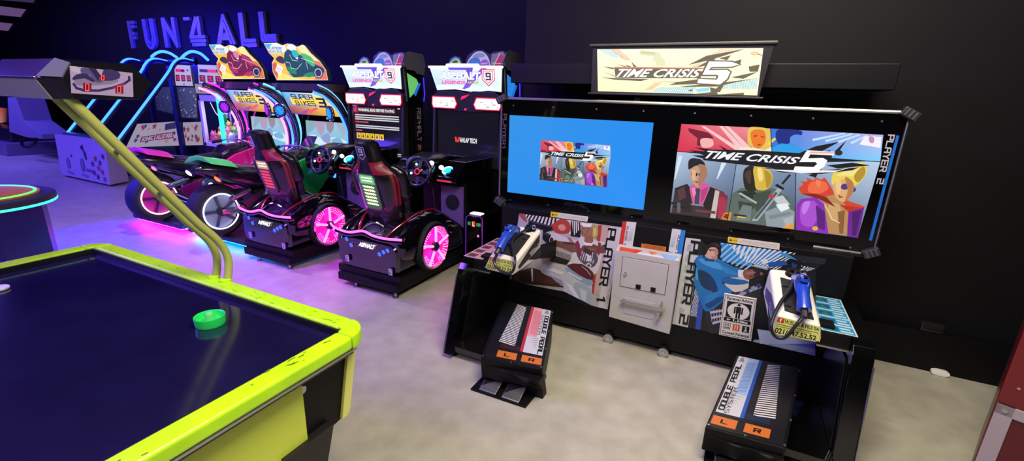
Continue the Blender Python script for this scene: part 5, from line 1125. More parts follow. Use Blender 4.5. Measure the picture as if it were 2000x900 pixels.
    A = Art(lambda a, b: Vector((a, 4.549+(2.055-b)*.17, b)), (0, -1, 0)); 
    A.poly(((-.468, 2.05), (-.24, 2.05), (-.23, 2.068), (.18, 2.068), (.2, 2.05), (.468, 2.05), (.445, 1.80), (.28, 1.81), (.1, 1.79), (-.15, 1.815), (-.33, 1.805), (-.395, 1.80)), '#dfe9f2'); A.up()
    A.grad(((-.45, 2.03), (.44, 2.03), (.42, 1.86), (-.40, 1.86)), '#d3e4f0', '#e8e4f6', '#cfe6ee', '#b8d8da'); A.up()
    A.poly(((-.22, 2.045), (.05, 2.045), (.10, 2.0), (.06, 1.945), (-.16, 1.945), (-.15, 1.97), (.02, 1.975), (.04, 2.0), (.02, 2.02), (-.20, 2.02)), '#6a4fd0'); A.poly(((.02, 2.045), (.11, 2.045), (.05, 1.84), (-.05, 1.82), (0.02, 1.9)), '#6a48c8'); A.poly(((.22, 2.045), (.29, 2.045), (.04, 1.84), (-.03, 1.815), (-.03, 1.84)), '#7a52d8')
    A.up(); A.text('ASPHALT', ((-.335, 2.005), (.205, 2.005), (.205, 1.915), (-.345, 1.915)), '#8a86b8', .05, .12); A.up(); A.text('ASPHALT', ((-.33, 2.0), (.2, 2.0), (.2, 1.92), (-.34, 1.92)), '#ffffff', .03, .12)
    A.text('LEGENDS', ((-.32, 1.908), (.0, 1.908), (.0, 1.87), (-.32, 1.87)), '#e85ab0', .05, .15); A.text('ARCADE', ((.02, 1.906), (.17, 1.906), (.17, 1.878), (.02, 1.878)), '#c8b840', .05, .15)
    A.poly(((.215, 2.03), (.375, 2.03), (.375, 1.92), (.295, 1.855), (.215, 1.92)), '#d8344e'); A.up(); A.poly(((.224, 2.022), (.366, 2.022), (.366, 1.925), (.295, 1.868), (.224, 1.925)), '#f3eef6'); A.up(); A.poly(((.236, 2.013), (.354, 2.013), (.354, 1.931), (.295, 1.884), (.236, 1.931)), '#d8344e'); A.up(); A.poly(((.243, 2.007), (.347, 2.007), (.347, 1.935), (.295, 1.893), (.243, 1.935)), '#f3eef6'); A.up()
    A.tech('9', ((.262, 1.995), (.328, 1.995), (.328, 1.918), (.262, 1.918)), '#3a3450', 1.5)
    A.build('marquee_face', artmat('marquee_cool', 1.22), mq)
    # cut-out cars and side fins on top
    tp = MB().prism([(-.27, 4.66, 2.03), (-.29, 4.66, 2.09), (-.26, 4.66, 2.15), (-.2, 4.66, 2.18), (-.13, 4.66, 2.165), (-.09, 4.66, 2.10), (-.06, 4.66, 2.10), (-.03, 4.66, 2.18), (.06, 4.66, 2.235), (.17, 4.66, 2.235), (.25, 4.66, 2.19), (.30, 4.66, 2.215), (.43, 4.66, 2.225), (.46, 4.66, 2.19), (.40, 4.66, 2.03)], (0, .012, 0)).build('topper', mat('clear_topper_board', '#3c3a58', .2), C)
    A = art_y(4.657)
    A.poly(((-.265, 2.05), (-.275, 2.1), (-.24, 2.14), (-.19, 2.165), (-.14, 2.15), (-.11, 2.1), (-.12, 2.05)), '#5fa8e0'); A.up(); A.poly(((-.265, 2.055), (-.27, 2.095), (-.235, 2.115), (-.19, 2.14), (-.14, 2.13), (-.12, 2.09), (-.125, 2.05)), '#d9dc3c', 2); A.up(); A.poly(((-.23, 2.115), (-.19, 2.132), (-.15, 2.125), (-.16, 2.105), (-.22, 2.1)), '#3a4a5c'); A.line(((-.255, 2.08), (-.15, 2.07)), .008, '#8c8f1a')
    A.poly(((-.02, 2.05), (-.03, 2.11), (.02, 2.17), (.08, 2.215), (.16, 2.22), (.23, 2.17), (.26, 2.10), (.24, 2.05)), '#c5c2ea', 2); A.up(); A.poly(((-.01, 2.055), (-.015, 2.11), (.03, 2.15), (.1, 2.16), (.14, 2.12), (.12, 2.06)), '#3f78d8', 2); A.poly(((.13, 2.05), (.15, 2.12), (.21, 2.14), (.25, 2.1), (.24, 2.055)), '#a05ad0', 2); A.up(); A.poly(((.04, 2.165), (.09, 2.20), (.16, 2.205), (.2, 2.17), (.12, 2.155)), '#8a93c0', 2); A.line(((.0, 2.09), (.1, 2.085)), .007, '#d9e4ff'); A.line(((.15, 2.09), (.23, 2.10)), .007, '#f0c8ff')
    A.build('topper_print', artmat('topper_glow', .75), tp)
    fn = MB().prism([(.40, 4.62, 2.02), (.47, 4.62, 2.20), (.47, 4.70, 2.235), (.47, 4.98, 2.225), (.47, 5.03, 2.10), (.47, 4.99, 1.98)], (.012, 0, 0)).build('topper_fin', mat('fin_smoke', '#6b6878', .25), C)
    A = art_y(4.65)
    A.poly(((.285, 2.19), (.42, 2.215), (.45, 2.18), (.38, 2.05), (.27, 2.05)), '#77717f'); A.up(); A.poly(((.37, 2.18), (.44, 2.175), (.385, 2.05), (.31, 2.05)), '#c02848'); A.line(((.30, 2.05), (.385, 2.2)), .007, '#e8e4ea'); A.line(((.29, 2.1), (.44, 2.09)), .005, '#e8e4ea'); A.build('fin_print', artmat('topper_glow', .75), fn)
    g = '#58c84e' if kind == 1 else '#2a8cf0'
    A = Art(lambda a, b: Vector((.4615, a, b)), (1, 0, 0)); A.poly(((4.68, 1.99), (4.86, 1.93), (4.90, 1.88), (4.80, 1.75), (4.72, 1.70)), g if kind == 2 else '#6fc86a'); A.up(); A.poly(((4.90, 1.88), (4.95, 1.88), (4.84, 1.72), (4.80, 1.75)), '#1f6fe0'); A.build('side_glow', artmat('side_glow', .9), C)
    MB().tube([(.468, 4.61, 2.04), (.468, 4.64, 1.80), (.468, 4.66, 1.66)], .012, 8).build('corner_trim', MALU, C)
    MB().tube([(.465, 5.0, 1.95), (.465, 5.02, 1.75), (.465, 5.0, 1.66)], .007, 6).build('blue_edge_light', neon('indigo_edge', '#3a2cff', 1.6), C)
    A = Art(lambda a, b: Vector((.4575, a, b)), (1, 0, 0)); A.quad(((4.70, 1.58), (4.99, 1.58), (4.99, 1.02), (4.70, 1.02)), '#14141a'); A.up()
    A.tech('ASPHALT', ((4.945, 1.58), (4.945, 1.16), (4.86, 1.16), (4.86, 1.58)), '#b9bac4', 1.1, 1.6); A.tech('LEGENDS', ((4.845, 1.5), (4.845, 1.2), (4.815, 1.2), (4.815, 1.5)), '#6a2030', .9)
    A.poly(((4.96, 1.125), (4.96, 1.06), (4.90, 1.03), (4.84, 1.06), (4.84, 1.125)), '#b03040'); A.up(); A.poly(((4.952, 1.118), (4.952, 1.064), (4.90, 1.038), (4.848, 1.064), (4.848, 1.118)), '#14141a'); A.up(); A.tech('9', ((4.87, 1.112), (4.93, 1.112), (4.93, 1.055), (4.87, 1.055)), '#c9c9d0', 1.4)
    A.build('side_lettering', PRINT, C)
    SHIFT = Vector((0, 0, 0))
    return C
car(-2.86, 'black racing seat machine with green seat-back panel, nearest the twin-screen cabinet', ('#1f4a26', '#5fae62', '#e8f2b8'), 'logo', 2)
car(-4.22, 'black racing seat machine with red seat-back panel, between the motorcycles and its twin', ('#3c1416', '#b08a50', '#ff3a36'), 'warning', 1)
# ------------------------------------------------------------------ motorcycle machines
XB = -5.28
def K(u, v, y=None, x=None, z=None): return at(u, v, y=y, x=(x+XB if x is not None else None), z=z)-Vector((XB, 0, 0))
def bike(X, label, col):
    global SHIFT
    SHIFT = Vector((X, 0, 0))
    pk = col == 'pink'
    C = thing('motorcycle_cabinet', label, 'arcade machine', (0, 3.9, 0), 'motorcycle machines')
    paint = mat('hot_pink_fairing', '#ff2484', .22, coat=.6) if pk else mat('green_fairing', '#2ed858', .22, coat=.6)
    tpaint = mat('rose_tail', '#e83a74', .25, coat=.5) if pk else mat('lime_tail', '#58e070', .25, coat=.5)
    glow = neon('magenta_neon', '#ff5cff', 6.) if pk else rawneon('azure_neon', (.05, .24, 1.), 2.2)
    glow2 = neon('violet_neon', '#b428ff', 2.4) if pk else rawneon('sky_neon', (.12, .42, 1.), 1.8)
    MB().prism([(-.50, 3.02, 0.075), (.56, 3.02, .075), (.56, 4.6, .075), (-.50, 4.6, .075)], (0, 0, .055), .01).span((-.4, 3.25, 0), (.44, 4.5, .08)).build('platform', mat('patterned_platform', '#1a1822', .4, noise=.6, nscale=35), C)
    for lo, hi in (((-.46, 3.05, .060), (.52, 3.07, .074)), ((.52, 3.08, .060), (.54, 4.5, .074)), ((-.48, 3.08, .060), (-.46, 4.5, .074))):
        MB().span(lo, hi).build('underglow_strip', neon('magenta_underglow', '#ff20f0', 60.) if pk else neon('cyan_underglow', '#0a80ff', 55.), C)
    BX = .13
    wc = Vector((BX+.0, 3.02, .425))
    w = MB().lathe([(.0, -.04), (.205, -.045), (.21, -.085), (.25, -.10), (.285, -.08), (.297, -.03), (.297, .03), (.285, .08), (.25, .10), (.21, .085), (.205, .045), (.0, .04)], wc, (1, 0, 0), 44).build('rear_wheel', MRUB, C)
    for s in (1, -1):
        MB().torus(wc+Vector((s*.09, 0, 0)), .196, .0075, (1, 0, 0), 44, 8).build('light_ring', neon('white_pink_ring', '#ffc8f4', 3.6) if pk else neon('white_blue_ring', '#d8d0ff', 3.6), w)
        MB().lathe([(.19, s*.06), (.0, s*.05)], wc, (1, 0, 0), 36).build('rim_disc', mat('rose_rim', '#d02a84', .4) if pk else mat('slate_rim', '#93aebd', .4), w)
        sp = MB()
        for k in range(5):
            a = 2*PI*k/5+.5; d = Vector((0, math.cos(a), math.sin(a))); pdn = Vector((0, -math.sin(a), math.cos(a)))
            sp.prism([wc+Vector((s*.07, 0, 0))+d*.03+pdn*.012, wc+Vector((s*.075, 0, 0))+d*.18+pdn*.03, wc+Vector((s*.075, 0, 0))+d*.18-pdn*.008, wc+Vector((s*.07, 0, 0))+d*.03-pdn*.012], (s*.012, 0, 0), .003)
        sp.build('spokes', mat('rose_metal', '#5c1440', .35) if pk else mat('bluegrey_metal', '#3c5566', .35), w)
        MB().lathe([(.045, .0), (.045, .05), (.02, .06)], wc+Vector((s*.06, 0, 0)), (s, 0, 0), 20).build('hub', MDK, w)
    MB().hexa([(BX+.10, 3.0, .40), (BX+.14, 3.0, .40), (BX+.14, 3.5, .36), (BX+.10, 3.5, .36), (BX+.10, 3.0, .45), (BX+.14, 3.0, .45), (BX+.14, 3.5, .47), (BX+.10, 3.5, .47)]).build('swing_arm', MALU, C)
    MB().tube([(BX+.15, 3.10, .56), (BX+.13, 3.35, .62)], .028, 12).tube([(BX+.147, 3.14, .57), (BX+.135, 3.30, .61)], .038, 12).build('shock', MALU, C)
    # body
    bd = MB().loft([((BX, 2.84, .90), .05, .03), ((BX, 2.95, .88), .13, .07), ((BX, 3.1, .84), .18, .11), ((BX, 3.3, .78), .20, .14), ((BX, 3.5, .74), .19, .14), ((BX, 3.7, .74), .15, .12), ((BX, 3.85, .76), .13, .1)], 22).build('tail_section', mat('dark_plum_body', '#1c1420', .25, coat=.5), C)
    MB().loft([((BX, 3.45, .83), .10, .03), ((BX, 3.6, .845), .14, .045), ((BX, 3.8, .86), .12, .045), ((BX, 3.9, .88), .08, .03)], 18).build('saddle', MRUB, C)
    MB().prism([(BX-.17, 2.84, .955), (BX-.10, 2.87, 1.03), (BX+.02, 2.88, 1.055), (BX+.12, 2.89, 1.04), (BX+.20, 2.92, .97), (BX+.03, 2.88, 1.005)], (0, .30, -.075), .012).build('tail_cowl', tpaint, C)
    for u, v, x0, nm, m_ in ((407, 345, -.06, 'tail_lamp', neon('lemon_lamp', '#f0f0a0', 2.2) if not pk else neon('teal_lamp', '#28d8c8', 2.2)), (452, 368, .20, 'tail_lamp', neon('orange_lamp', '#ff5a1e', 3.2))):
        q = Vector((BX+x0-.05, 2.865, .855 if x0 < 0 else .80)) if x0 < 0 else Vector((BX+.17, 2.99, .80))
        b = MB().ball(q, (.07, .02, .032), 14, Matrix.Rotation(.35, 4, 'Y')).build('lamp_bezel', MDK, bd); MB().ball(q+Vector((0, -.012, .0)), (.055, .016, .02), 14, Matrix.Rotation(.35, 4, 'Y')).build(nm, m_, b)
    MB().loft([((BX, 3.80, .82), .08, .06), ((BX, 3.92, .88), .16, .12), ((BX, 4.1, .90), .17, .13), ((BX, 4.25, .92), .13, .1), ((BX, 4.35, .93), .06, .04)], 20).build('fuel_tank', mat('dark_plum_body', '#1c1420', .25, coat=.5), C)
    for s in (-1, 1):
        MB().prism([(BX+s*.15, 3.62, .70), (BX+s*.17, 3.95, .88), (BX+s*.17, 4.3, .97), (BX+s*.12, 4.5, .92), (BX+s*.12, 4.48, .62), (BX+s*.15, 4.2, .38), (BX+s*.15, 3.82, .42)], (s*.05, 0, 0), .018).build('side_fairing', paint, C)
    MB().loft([((BX, 4.25, .94), .18, .08), ((BX, 4.4, .95), .17, .12), ((BX, 4.55, .9), .1, .08)], 18).build('nose_fairing', paint, C)
    MB().tube(spline([(BX-.34, 4.02, 1.0), (BX-.2, 4.1, 1.04), (BX, 4.16, 1.05), (BX+.2, 4.1, 1.04), (BX+.34, 4.02, 1.0)], 5), .014, 10).build('handlebar', MALU, C)
    for s in (-1, 1):
        MB().tube([(BX+s*.35, 4.01, 1.0), (BX+s*.24, 4.08, 1.03)], .021, 12).build('grip', MRUB, C)
        MB().tube([(BX+s*.30, 4.10, 1.03), (BX+s*.18, 4.2, 1.05)], .008, 8).build('brake_lever', MCHR, C)
    MB().prism([(BX-.12, 4.28, 1.03), (BX+.12, 4.28, 1.03), (BX+.09, 4.4, 1.16), (BX-.09, 4.4, 1.16)], (0, .012, .006), .004).build('windscreen', mat('smoked_screen', '#3a2c48', .08), C)
    e = Vector((BX+.20, 3.55, .52)); g = MB().lathe([(.10, 0), (.10, .03), (.085, .04), (.07, .035), (.045, .045), (.0, .05)], e, (1, 0, 0), 28)
    for k in range(8): g.box(e+Vector((.04, math.cos(k*PI/4)*.085, math.sin(k*PI/4)*.085)), (.012, .018, .018), .004)
    g = g.build('engine_disc', mat('steel_blue', '#62708c', .3, .8), C); MB().ball(e+Vector((.05, 0, 0)), (.012, .035, .035), 12).build('disc_lamp', neon('cool_lamp', '#eef2ff', 3.), g)
    MB().span((BX-.14, 3.40, .2), (BX+.14, 4.3, .62), .05).build('engine_block', MDK, C)
    MB().prism([(BX+.16, 3.2, .52), (BX+.16, 3.5, .62), (BX+.16, 3.75, .5), (BX+.16, 3.7, .2), (BX+.16, 3.45, .2)], (.03, 0, 0), .012).build('belly_pan', mat('plum_pan', '#7a1450', .25, coat=.5) if pk else MDK, C)
    ft = MB().tube([(BX+.2, 3.6, .33), (BX+.36, 3.58, .33)], .016, 10).build('footpeg', MALU, C)
    MB().tube(spline([(BX+.14, 3.9, .3), (BX+.22, 3.6, .26), (BX+.24, 3.3, .34), (BX+.24, 3.1, .46)], 5), [.025]*5+[.035]*5+[.045]*6, 12).build('exhaust', MCHR, C)
    MB().span((BX-.1, 4.3, .1), (BX+.1, 4.7, .6), .02).build('front_post', MBLK, C)
    # screen tower
    MB().span((-.46, 4.77, 0), (.46, 5.15, 1.72), .01).build('tower', mat('indigo_black', '#0a0a14', .4), C)
    sf = MB().span((-.45, 4.745, .55), (.45, 4.77, 1.42), .006).build('screen_frame', MPIANO, C)
    A = art_y(4.742); SQ = ((-.375, 1.335), (.41, 1.335), (.41, .83), (-.375, .83)); A.L = 1
    A.grad(SQ, '#a9cfe6', '#a8c8dc', '#58c4e4', '#48b4e8')
    s = lambda u, v: A.q(SQ, u, v); A.up()
    A.poly([s(0, 1), s(.3, 1), s(.22, .8), s(.12, .7), s(0, .6)], '#8db0bc'); A.poly([s(.22, 1), s(.5, 1), s(.45, .72), s(.36, .6), s(.28, .72)], '#b4a0bc', 0); A.poly([s(.5, 1), s(.72, 1), s(.68, .8), s(.6, .68), s(.53, .78)], '#9a8fa0'); A.poly([s(.74, 1), s(1, 1), s(1, .7), s(.9, .62), s(.82, .8)], '#a8b4c8')
    A.up(); A.poly([s(0, .55), s(.2, .62), s(.4, .52), s(.7, .6), s(1, .5), s(1, .3), s(.6, .4), s(.3, .34), s(0, .42)], '#d3ecf6', 2); A.poly([s(.35, .55), s(.55, .7), s(.6, .5), s(.5, .4)], '#8fa0d0', 2); A.poly([s(.6, .5), s(.8, .6), s(.9, .45), s(.75, .4)], '#7fb6dc', 2)
    A.poly([s(.1, .0), s(.16, .35), s(.18, .35), s(.16, 0)], '#d8f4ff'); A.poly([s(.3, .0), s(.5, .3), s(.56, .3), s(.5, 0)], '#8fdcf2')
    A.build('screen', SCREEN, C); 
    lb = MB().span((.05, 4.735, 1.37), (.17, 4.745, 1.395)).build('screen_badge', neon('ice_badge', '#9fe8ff', .8), sf)
    hd = MB().hexa([(-.46, 4.60, 1.42), (.46, 4.60, 1.42), (.46, 4.8, 1.42), (-.46, 4.8, 1.42), (-.48, 4.46, 1.72), (.48, 4.46, 1.72), (.48, 4.8, 1.74), (-.48, 4.8, 1.74)]).build('title_panel', MDK, C)
    M_ = lambda a, b: Vector((a, 4.60-(b-1.42)*.467-.004, b))
    A = Art(M_, (0, -1, -.4)); Q = ((-.46, 1.715), (.46, 1.715), (.455, 1.425), (-.455, 1.425)); s = lambda u0, v0, u1, v1: (A.q(Q, u0, v1), A.q(Q, u1, v1), A.q(Q, u1, v0), A.q(Q, u0, v0))
    A.grad(Q, '#58b4ee', '#f2efd0', '#f6c42a', '#7a2c50'); A.up(); A.grad(s(.0, .0, 1, .36), '#b04a5c', '#fbd23c', '#f2b428', '#6a2a58'); A.poly([A.q(Q, *z) for z in ((.25, .05), (.6, .38), (.62, .3), (.4, .05))], '#e85a5a'); A.poly([A.q(Q, *z) for z in ((.1, .02), (.45, .3), (.3, .02))], '#9a4aa8')
    A.poly([A.q(Q, *z) for z in ((.12, .45), (.62, .5), (1, .7), (1, .95), (.5, .75), (.12, .75))], '#f3d84a'); A.up()
    A.tech('SUPER', s(.17, .70, .62, .93), '#1a1c2c', 1.15, 1.5); A.tech('BIKES', s(.20, .42, .62, .64), '#1a1c2c', 1.15, 1.5); A.tech('3', s(.67, .38, .84, .80), '#1a1c2c', 1.5)
    A.build('title_print', artmat('title_glow', 1.15), hd)
    MB().hexa([(-.5, 4.40, 1.735), (.5, 4.40, 1.735), (.5, 5.1, 1.735), (-.5, 5.1, 1.735), (-.52, 4.36, 1.83), (.52, 4.36, 1.83), (.5, 5.1, 1.83), (-.5, 5.1, 1.83)]).build('canopy', mat('bronze_canopy', '#4a4048', .3, .3), C)
    # neon arches reaching over the rider
    arc = [(4.18, 1.77), (4.36, 1.70), (4.53, 1.56), (4.65, 1.35), (4.69, 1.14), (4.65, .95), (4.52, .80), (4.40, .70)]
    for s in (-1, 1):
        P_ = lambda off, dx=0.: spline([(s*(.52+dx), y-off*.75, z-off*.55) for y, z in arc], 5)
        hs = MB().tube(P_(-.01), .042, 12).build('arch_housing', mat('arch_shell', '#20182c', .25, coat=.5), C)
        MB().tube(P_(.075, .02), .015, 8).build('arch_neon', glow, hs); MB().tube(P_(-.075, -.02), .014, 8).build('arch_neon', glow2, hs)
        MB().tube(P_(.02, -.035), .006, 6).build('arch_pipe', MCHR, hs)
        for k in (3, 14, 22):
            q0 = P_(-.01)[k]; MB().box(q0+Vector((-.0, -.01, .0)), (.075, .06, .06), .012).build('arch_joint', mat('arch_joint', '#4a3a78', .3, .3) if pk else mat('arch_joint_blue', '#2a4a8c', .3, .3), hs)
        q = Vector((s*.47, 4.42, 1.47)); ax = Vector((-s*.35, -1, -.1)).normalized()
        sp = MB().lathe([(.095, -.02), (.098, .0), (.085, .016), (.0, .012)], q, ax, 26).build('round_speaker', MDK, C)
        MB().torus(q+ax*.004, .094, .008, ax, 26, 8).build('speaker_rim', MCHR, sp)
        g = MB(); a1 = ax.orthogonal().normalized(); a2 = ax.cross(a1)
        for k in range(6): g.bar(q+ax*.016+(a1*math.cos(k*PI/6)+a2*math.sin(k*PI/6))*.07, q+ax*.016-(a1*math.cos(k*PI/6)+a2*math.sin(k*PI/6))*.07, .006, 6)
        g.torus(q+ax*.016, .05, .006, ax, 20, 6)
        g.build('speaker_grille', neon('violet_grille', '#a020d8', .9) if pk else neon('blue_grille', '#1a90e8', .9), sp)
    # marquee
    px = [(645, 25), (790, 20), (850, 48), (905, 28), (960, 35), (1010, 65), (1070, 40), (1100, 55), (1160, 130), (1260, 220), (1330, 320), (1350, 430), (790, 430), (745, 340), (735, 240), (760, 190), (700, 130)]
    f = lambda a, b: (lambda w: (w.x, w.z))(K(400+a/5.623, 80+b/5.623, y=4.45))
    ol = [f(*q) for q in px]; cx, cz = 0., 2.1
    mq = MB().prism([(cx+(a-cx)*1.02+.0, 4.455, cz+(b-cz)*1.035) for a, b in ol], (0, .06, 0)).build('marquee', MDK, C)
    MB().span((-.1, 4.5, 1.8), (.2, 4.53, 1.95), .004).build('marquee_post', MBLK, mq)
    A = art_y(4.4535); p = lambda *pts: [f(*q) for q in pts]
    A.poly(ol, '#fbf3cf'); A.up(); A.poly([(cx+(a-cx)*.985, cz+(b-cz)*.97) for a, b in ol], '#f6c02c'); A.up()
    A.poly(p((650, 30), (785, 25), (845, 55), (880, 50), (900, 110), (820, 140), (710, 130)), '#e6f0ea'); A.poly(p((650, 30), (740, 30), (700, 75), (680, 80)), '#3fb8d8'); A.poly(p((1010, 75), (1070, 48), (1095, 60), (1150, 135), (1250, 225), (1180, 210), (1060, 130)), '#efe98a')
    A.poly(p((1180, 210), (1260, 230), (1330, 330), (1345, 425), (1200, 425), (1260, 330)), '#e07a2c'); A.poly(p((740, 250), (780, 230), (800, 320), (870, 400), (800, 420), (750, 340)), '#d8642c'); A.poly(p((800, 330), (980, 400), (1100, 420), (800, 425)), '#ffe46a')
    A.up(); A.text('SUPER', p((672, 62), (850, 66), (845, 98), (680, 92)), '#8c98b4', .04, .1); A.text('BIKES', p((690, 100), (850, 104), (850, 132), (700, 128)), '#9aa4bc', .04, .1)
    A.poly(p((800, 250), (860, 290), (830, 380), (770, 320)), '#f2ece2'); A.up(); A.line(p((800, 290), (835, 320)), .008, '#a8a8b0'); A.line(p((790, 310), (825, 345)), .008, '#a8a8b0')
    c1, c2, c3 = ('#7a2038', '#b03458', '#e07a90') if pk else ('#0f4a3a', '#1a8a4a', '#38c868')
    A.poly(p((780, 190), (815, 165), (860, 180), (880, 230), (850, 250), (790, 220)), '#3c3428', 2)
    A.poly(p((875, 130), (910, 90), (960, 80), (1040, 150), (1120, 180), (1200, 250), (1290, 290), (1310, 340), (1240, 390), (1100, 390), (980, 400), (930, 370), (890, 280), (870, 200)), c1, 2); A.up()
    A.poly(p((900, 60), (940, 35), (985, 50), (1000, 90), (960, 110), (915, 90)), '#eef0e6', 3); A.poly(p((960, 100), (1010, 110), (1030, 160), (985, 180), (955, 140)), c3 if pk else '#28b8b0', 3); A.poly(p((1050, 130), (1160, 170), (1210, 250), (1180, 280), (1090, 200)), c2 if pk else '#4ab84a', 2)
    A.poly(p((1080, 370), (1180, 340), (1240, 370), (1140, 400)), c2, 2); A.poly(p((900, 280), (980, 300), (1010, 360), (940, 350)), c2, 2)
    A.up()
    for pts in (((890, 230), (930, 240), (950, 300), (1010, 310), (1060, 250)), ((930, 150), (960, 210), (1020, 220)), ((910, 330), (960, 390)), ((1060, 190), (1200, 240)), ((1110, 230), (1130, 310))): A.line(p(*pts), .006, '#e6e2ea')
    A.ell(*f(1245, 350), .082, .068, '#1c2026'); A.up(); A.ell(*f(1245, 350), .068, .056, '#c9ccd2'); A.up(); A.ell(*f(1245, 350), .055, .044, '#2a3038'); A.poly(p((990, 185), (1025, 175), (1020, 205)), '#eef0e8')
    A.build('marquee_face', artmat('bike_marquee_glow', 1.1), mq)
    SHIFT = Vector((0, 0, 0))
bike(-5.28, 'green motorcycle machine with blue neon arches and green rider marquee', 'green')
bike(-6.48, 'pink motorcycle machine with magenta neon arches and red rider marquee', 'pink')
# ------------------------------------------------------------------ coin pusher with blue neon hoops
CP = thing('coin_pusher', 'white coin pusher machine with tall blue neon hoops at far left', 'arcade machine', (-10.7, 4.5, 0))
MLAV = mat('pale_lavender_laminate', '#aaa4b8', .4)
cx0, cx1 = -11.62, -9.80
MB().hexa([(cx0, 4.02, .04), (cx1, 4.0, .04), (cx1-.17, 4.36, .04), (cx0-.1, 4.36, .04), (cx0+.02, 4.05, .80), (cx1, 4.05, .80), (cx1-.17, 4.36, .80), (cx0-.1, 4.36, .80)]).build('cabinet', MLAV, CP)
MB().span((cx0+.05, 4.07, 0), (cx1-.3, 4.32, .045)).build('plinth', MBLK, CP)
A = Art(lambda a, b: Vector((a, 4.0+.02*(cx1-a)/1.82+.05*(b-.04)/.76+.001-.006, b)), (0, -1, 0))
for k, x in enumerate((-11.3, -10.75)):
    A.ell(x+.05, .30, .075, .12, '#54507a', 20); A.up(); A.ell(x+.05, .30, .055, .1, '#8a84ac', 20)
    A.poly(((x+.0, .78), (x+.16, .78), (x+.17, .6), (x+.24, .52), (x+.24, .4), (x+.18, .42), (x+.14, .55), (x+.04, .62)), '#3a3464'); A.poly(((x-.22, .76), (x-.12, .76), (x-.16, .66), (x-.24, .68)), '#4a4474'); A.poly(((x-.05, .15), (x+.2, .13), (x+.22, .08), (x-.02, .1)), '#8f88b4')
rnd = random.Random(3)
for k, (x, z, c) in enumerate(((-10.32, .36, '#7a3a78'), (-10.2, .46, '#b8485a'), (-10.05, .4, '#3a3a8c'), (-10.3, .2, '#35357a'), (-10.0, .24, '#b04a60'), (-9.92, .52, '#6a3a7c'), (-10.12, .3, '#c05a5c'), (-10.18, .14, '#34347c'), (-9.95, .12, '#a85068'))):
    A.poly([(x+(.075 if i % 2 else .035)*math.cos(i*PI/5+k), z+(.065 if i % 2 else .03)*math.sin(i*PI/5+k)) for i in range(10)], c)
A.text('ALLSTARS', ((-10.6, .26), (-10.33, .25), (-10.33, .19), (-10.6, .2)), '#7c5a8c', .04)
A.build('front_print', PRINT, CP)
MB().hexa([(cx0+.1, 4.12, .80), (cx1-.12, 4.12, .80), (cx1-.22, 4.34, .80), (cx0, 4.34, .80), (cx0+.12, 4.16, .83), (cx1-.16, 4.16, .83), (cx1-.24, 4.33, .83), (cx0, 4.33, .83)]).build('playfield_deck', mat('deck_indigo', '#17153a', .25), CP)
NB = rawneon('electric_blue_neon', (.05, .27, 1.), 2.4)
def hoop(x, tail, s=1.): return spline([(x, 4.24, .80), (x, 4.75, 1.40), (x, 5.22, 1.96), (x, 5.33, 2.12), (x, 5.43, 2.22), (x, 5.55, 2.25), (x, tail, 2.22)], 6)
for x, t in ((-9.80, 5.72), (-10.72, 5.75), (-11.62, 5.70)):
    o = MB().tube(hoop(x, t), .020, 10).build('neon_hoop', NB, CP)
    MB().tube([p_+Vector((.0, .035, -.028)) for p_ in hoop(x, t)], .026, 8).build('hoop_channel', mat('hoop_channel', '#10103a', .4), o)
for u0 in ((296, 111), (305, 104), (317, 100.5), (332, 104), (345, 112)), ((353, 115), (362, 106), (375, 100.5), (392, 105), (406, 117)):
    o = MB().tube(spline([at(u, v, y=5.75) for u, v in u0], 6), .026, 10).build('neon_arc', NB, CP)
MB().span((-11.7, 5.62, .04), (-10.7, 5.82, .8), .01).span((-11.65, 5.74, .0), (-11.58, 5.80, 2.28)).span((-9.85, 5.74, .0), (-9.78, 5.80, 2.28)).span((-11.65, 5.75, 2.18), (-9.78, 5.80, 2.25)).build('rear_frame', mat('frame_indigo', '#0c0b26', .4), CP)
MB().hexa([(-11.6, 4.75, .0), (-10.7, 4.75, .0), (-10.8, 5.62, .0), (-11.6, 5.62, .0), (-11.6, 4.75, .3), (-10.7, 4.75, .3), (-10.8, 5.62, .3), (-11.6, 5.62, .3)]).build('rear_cabinet', mat('frame_indigo', '#0c0b26', .4), CP)
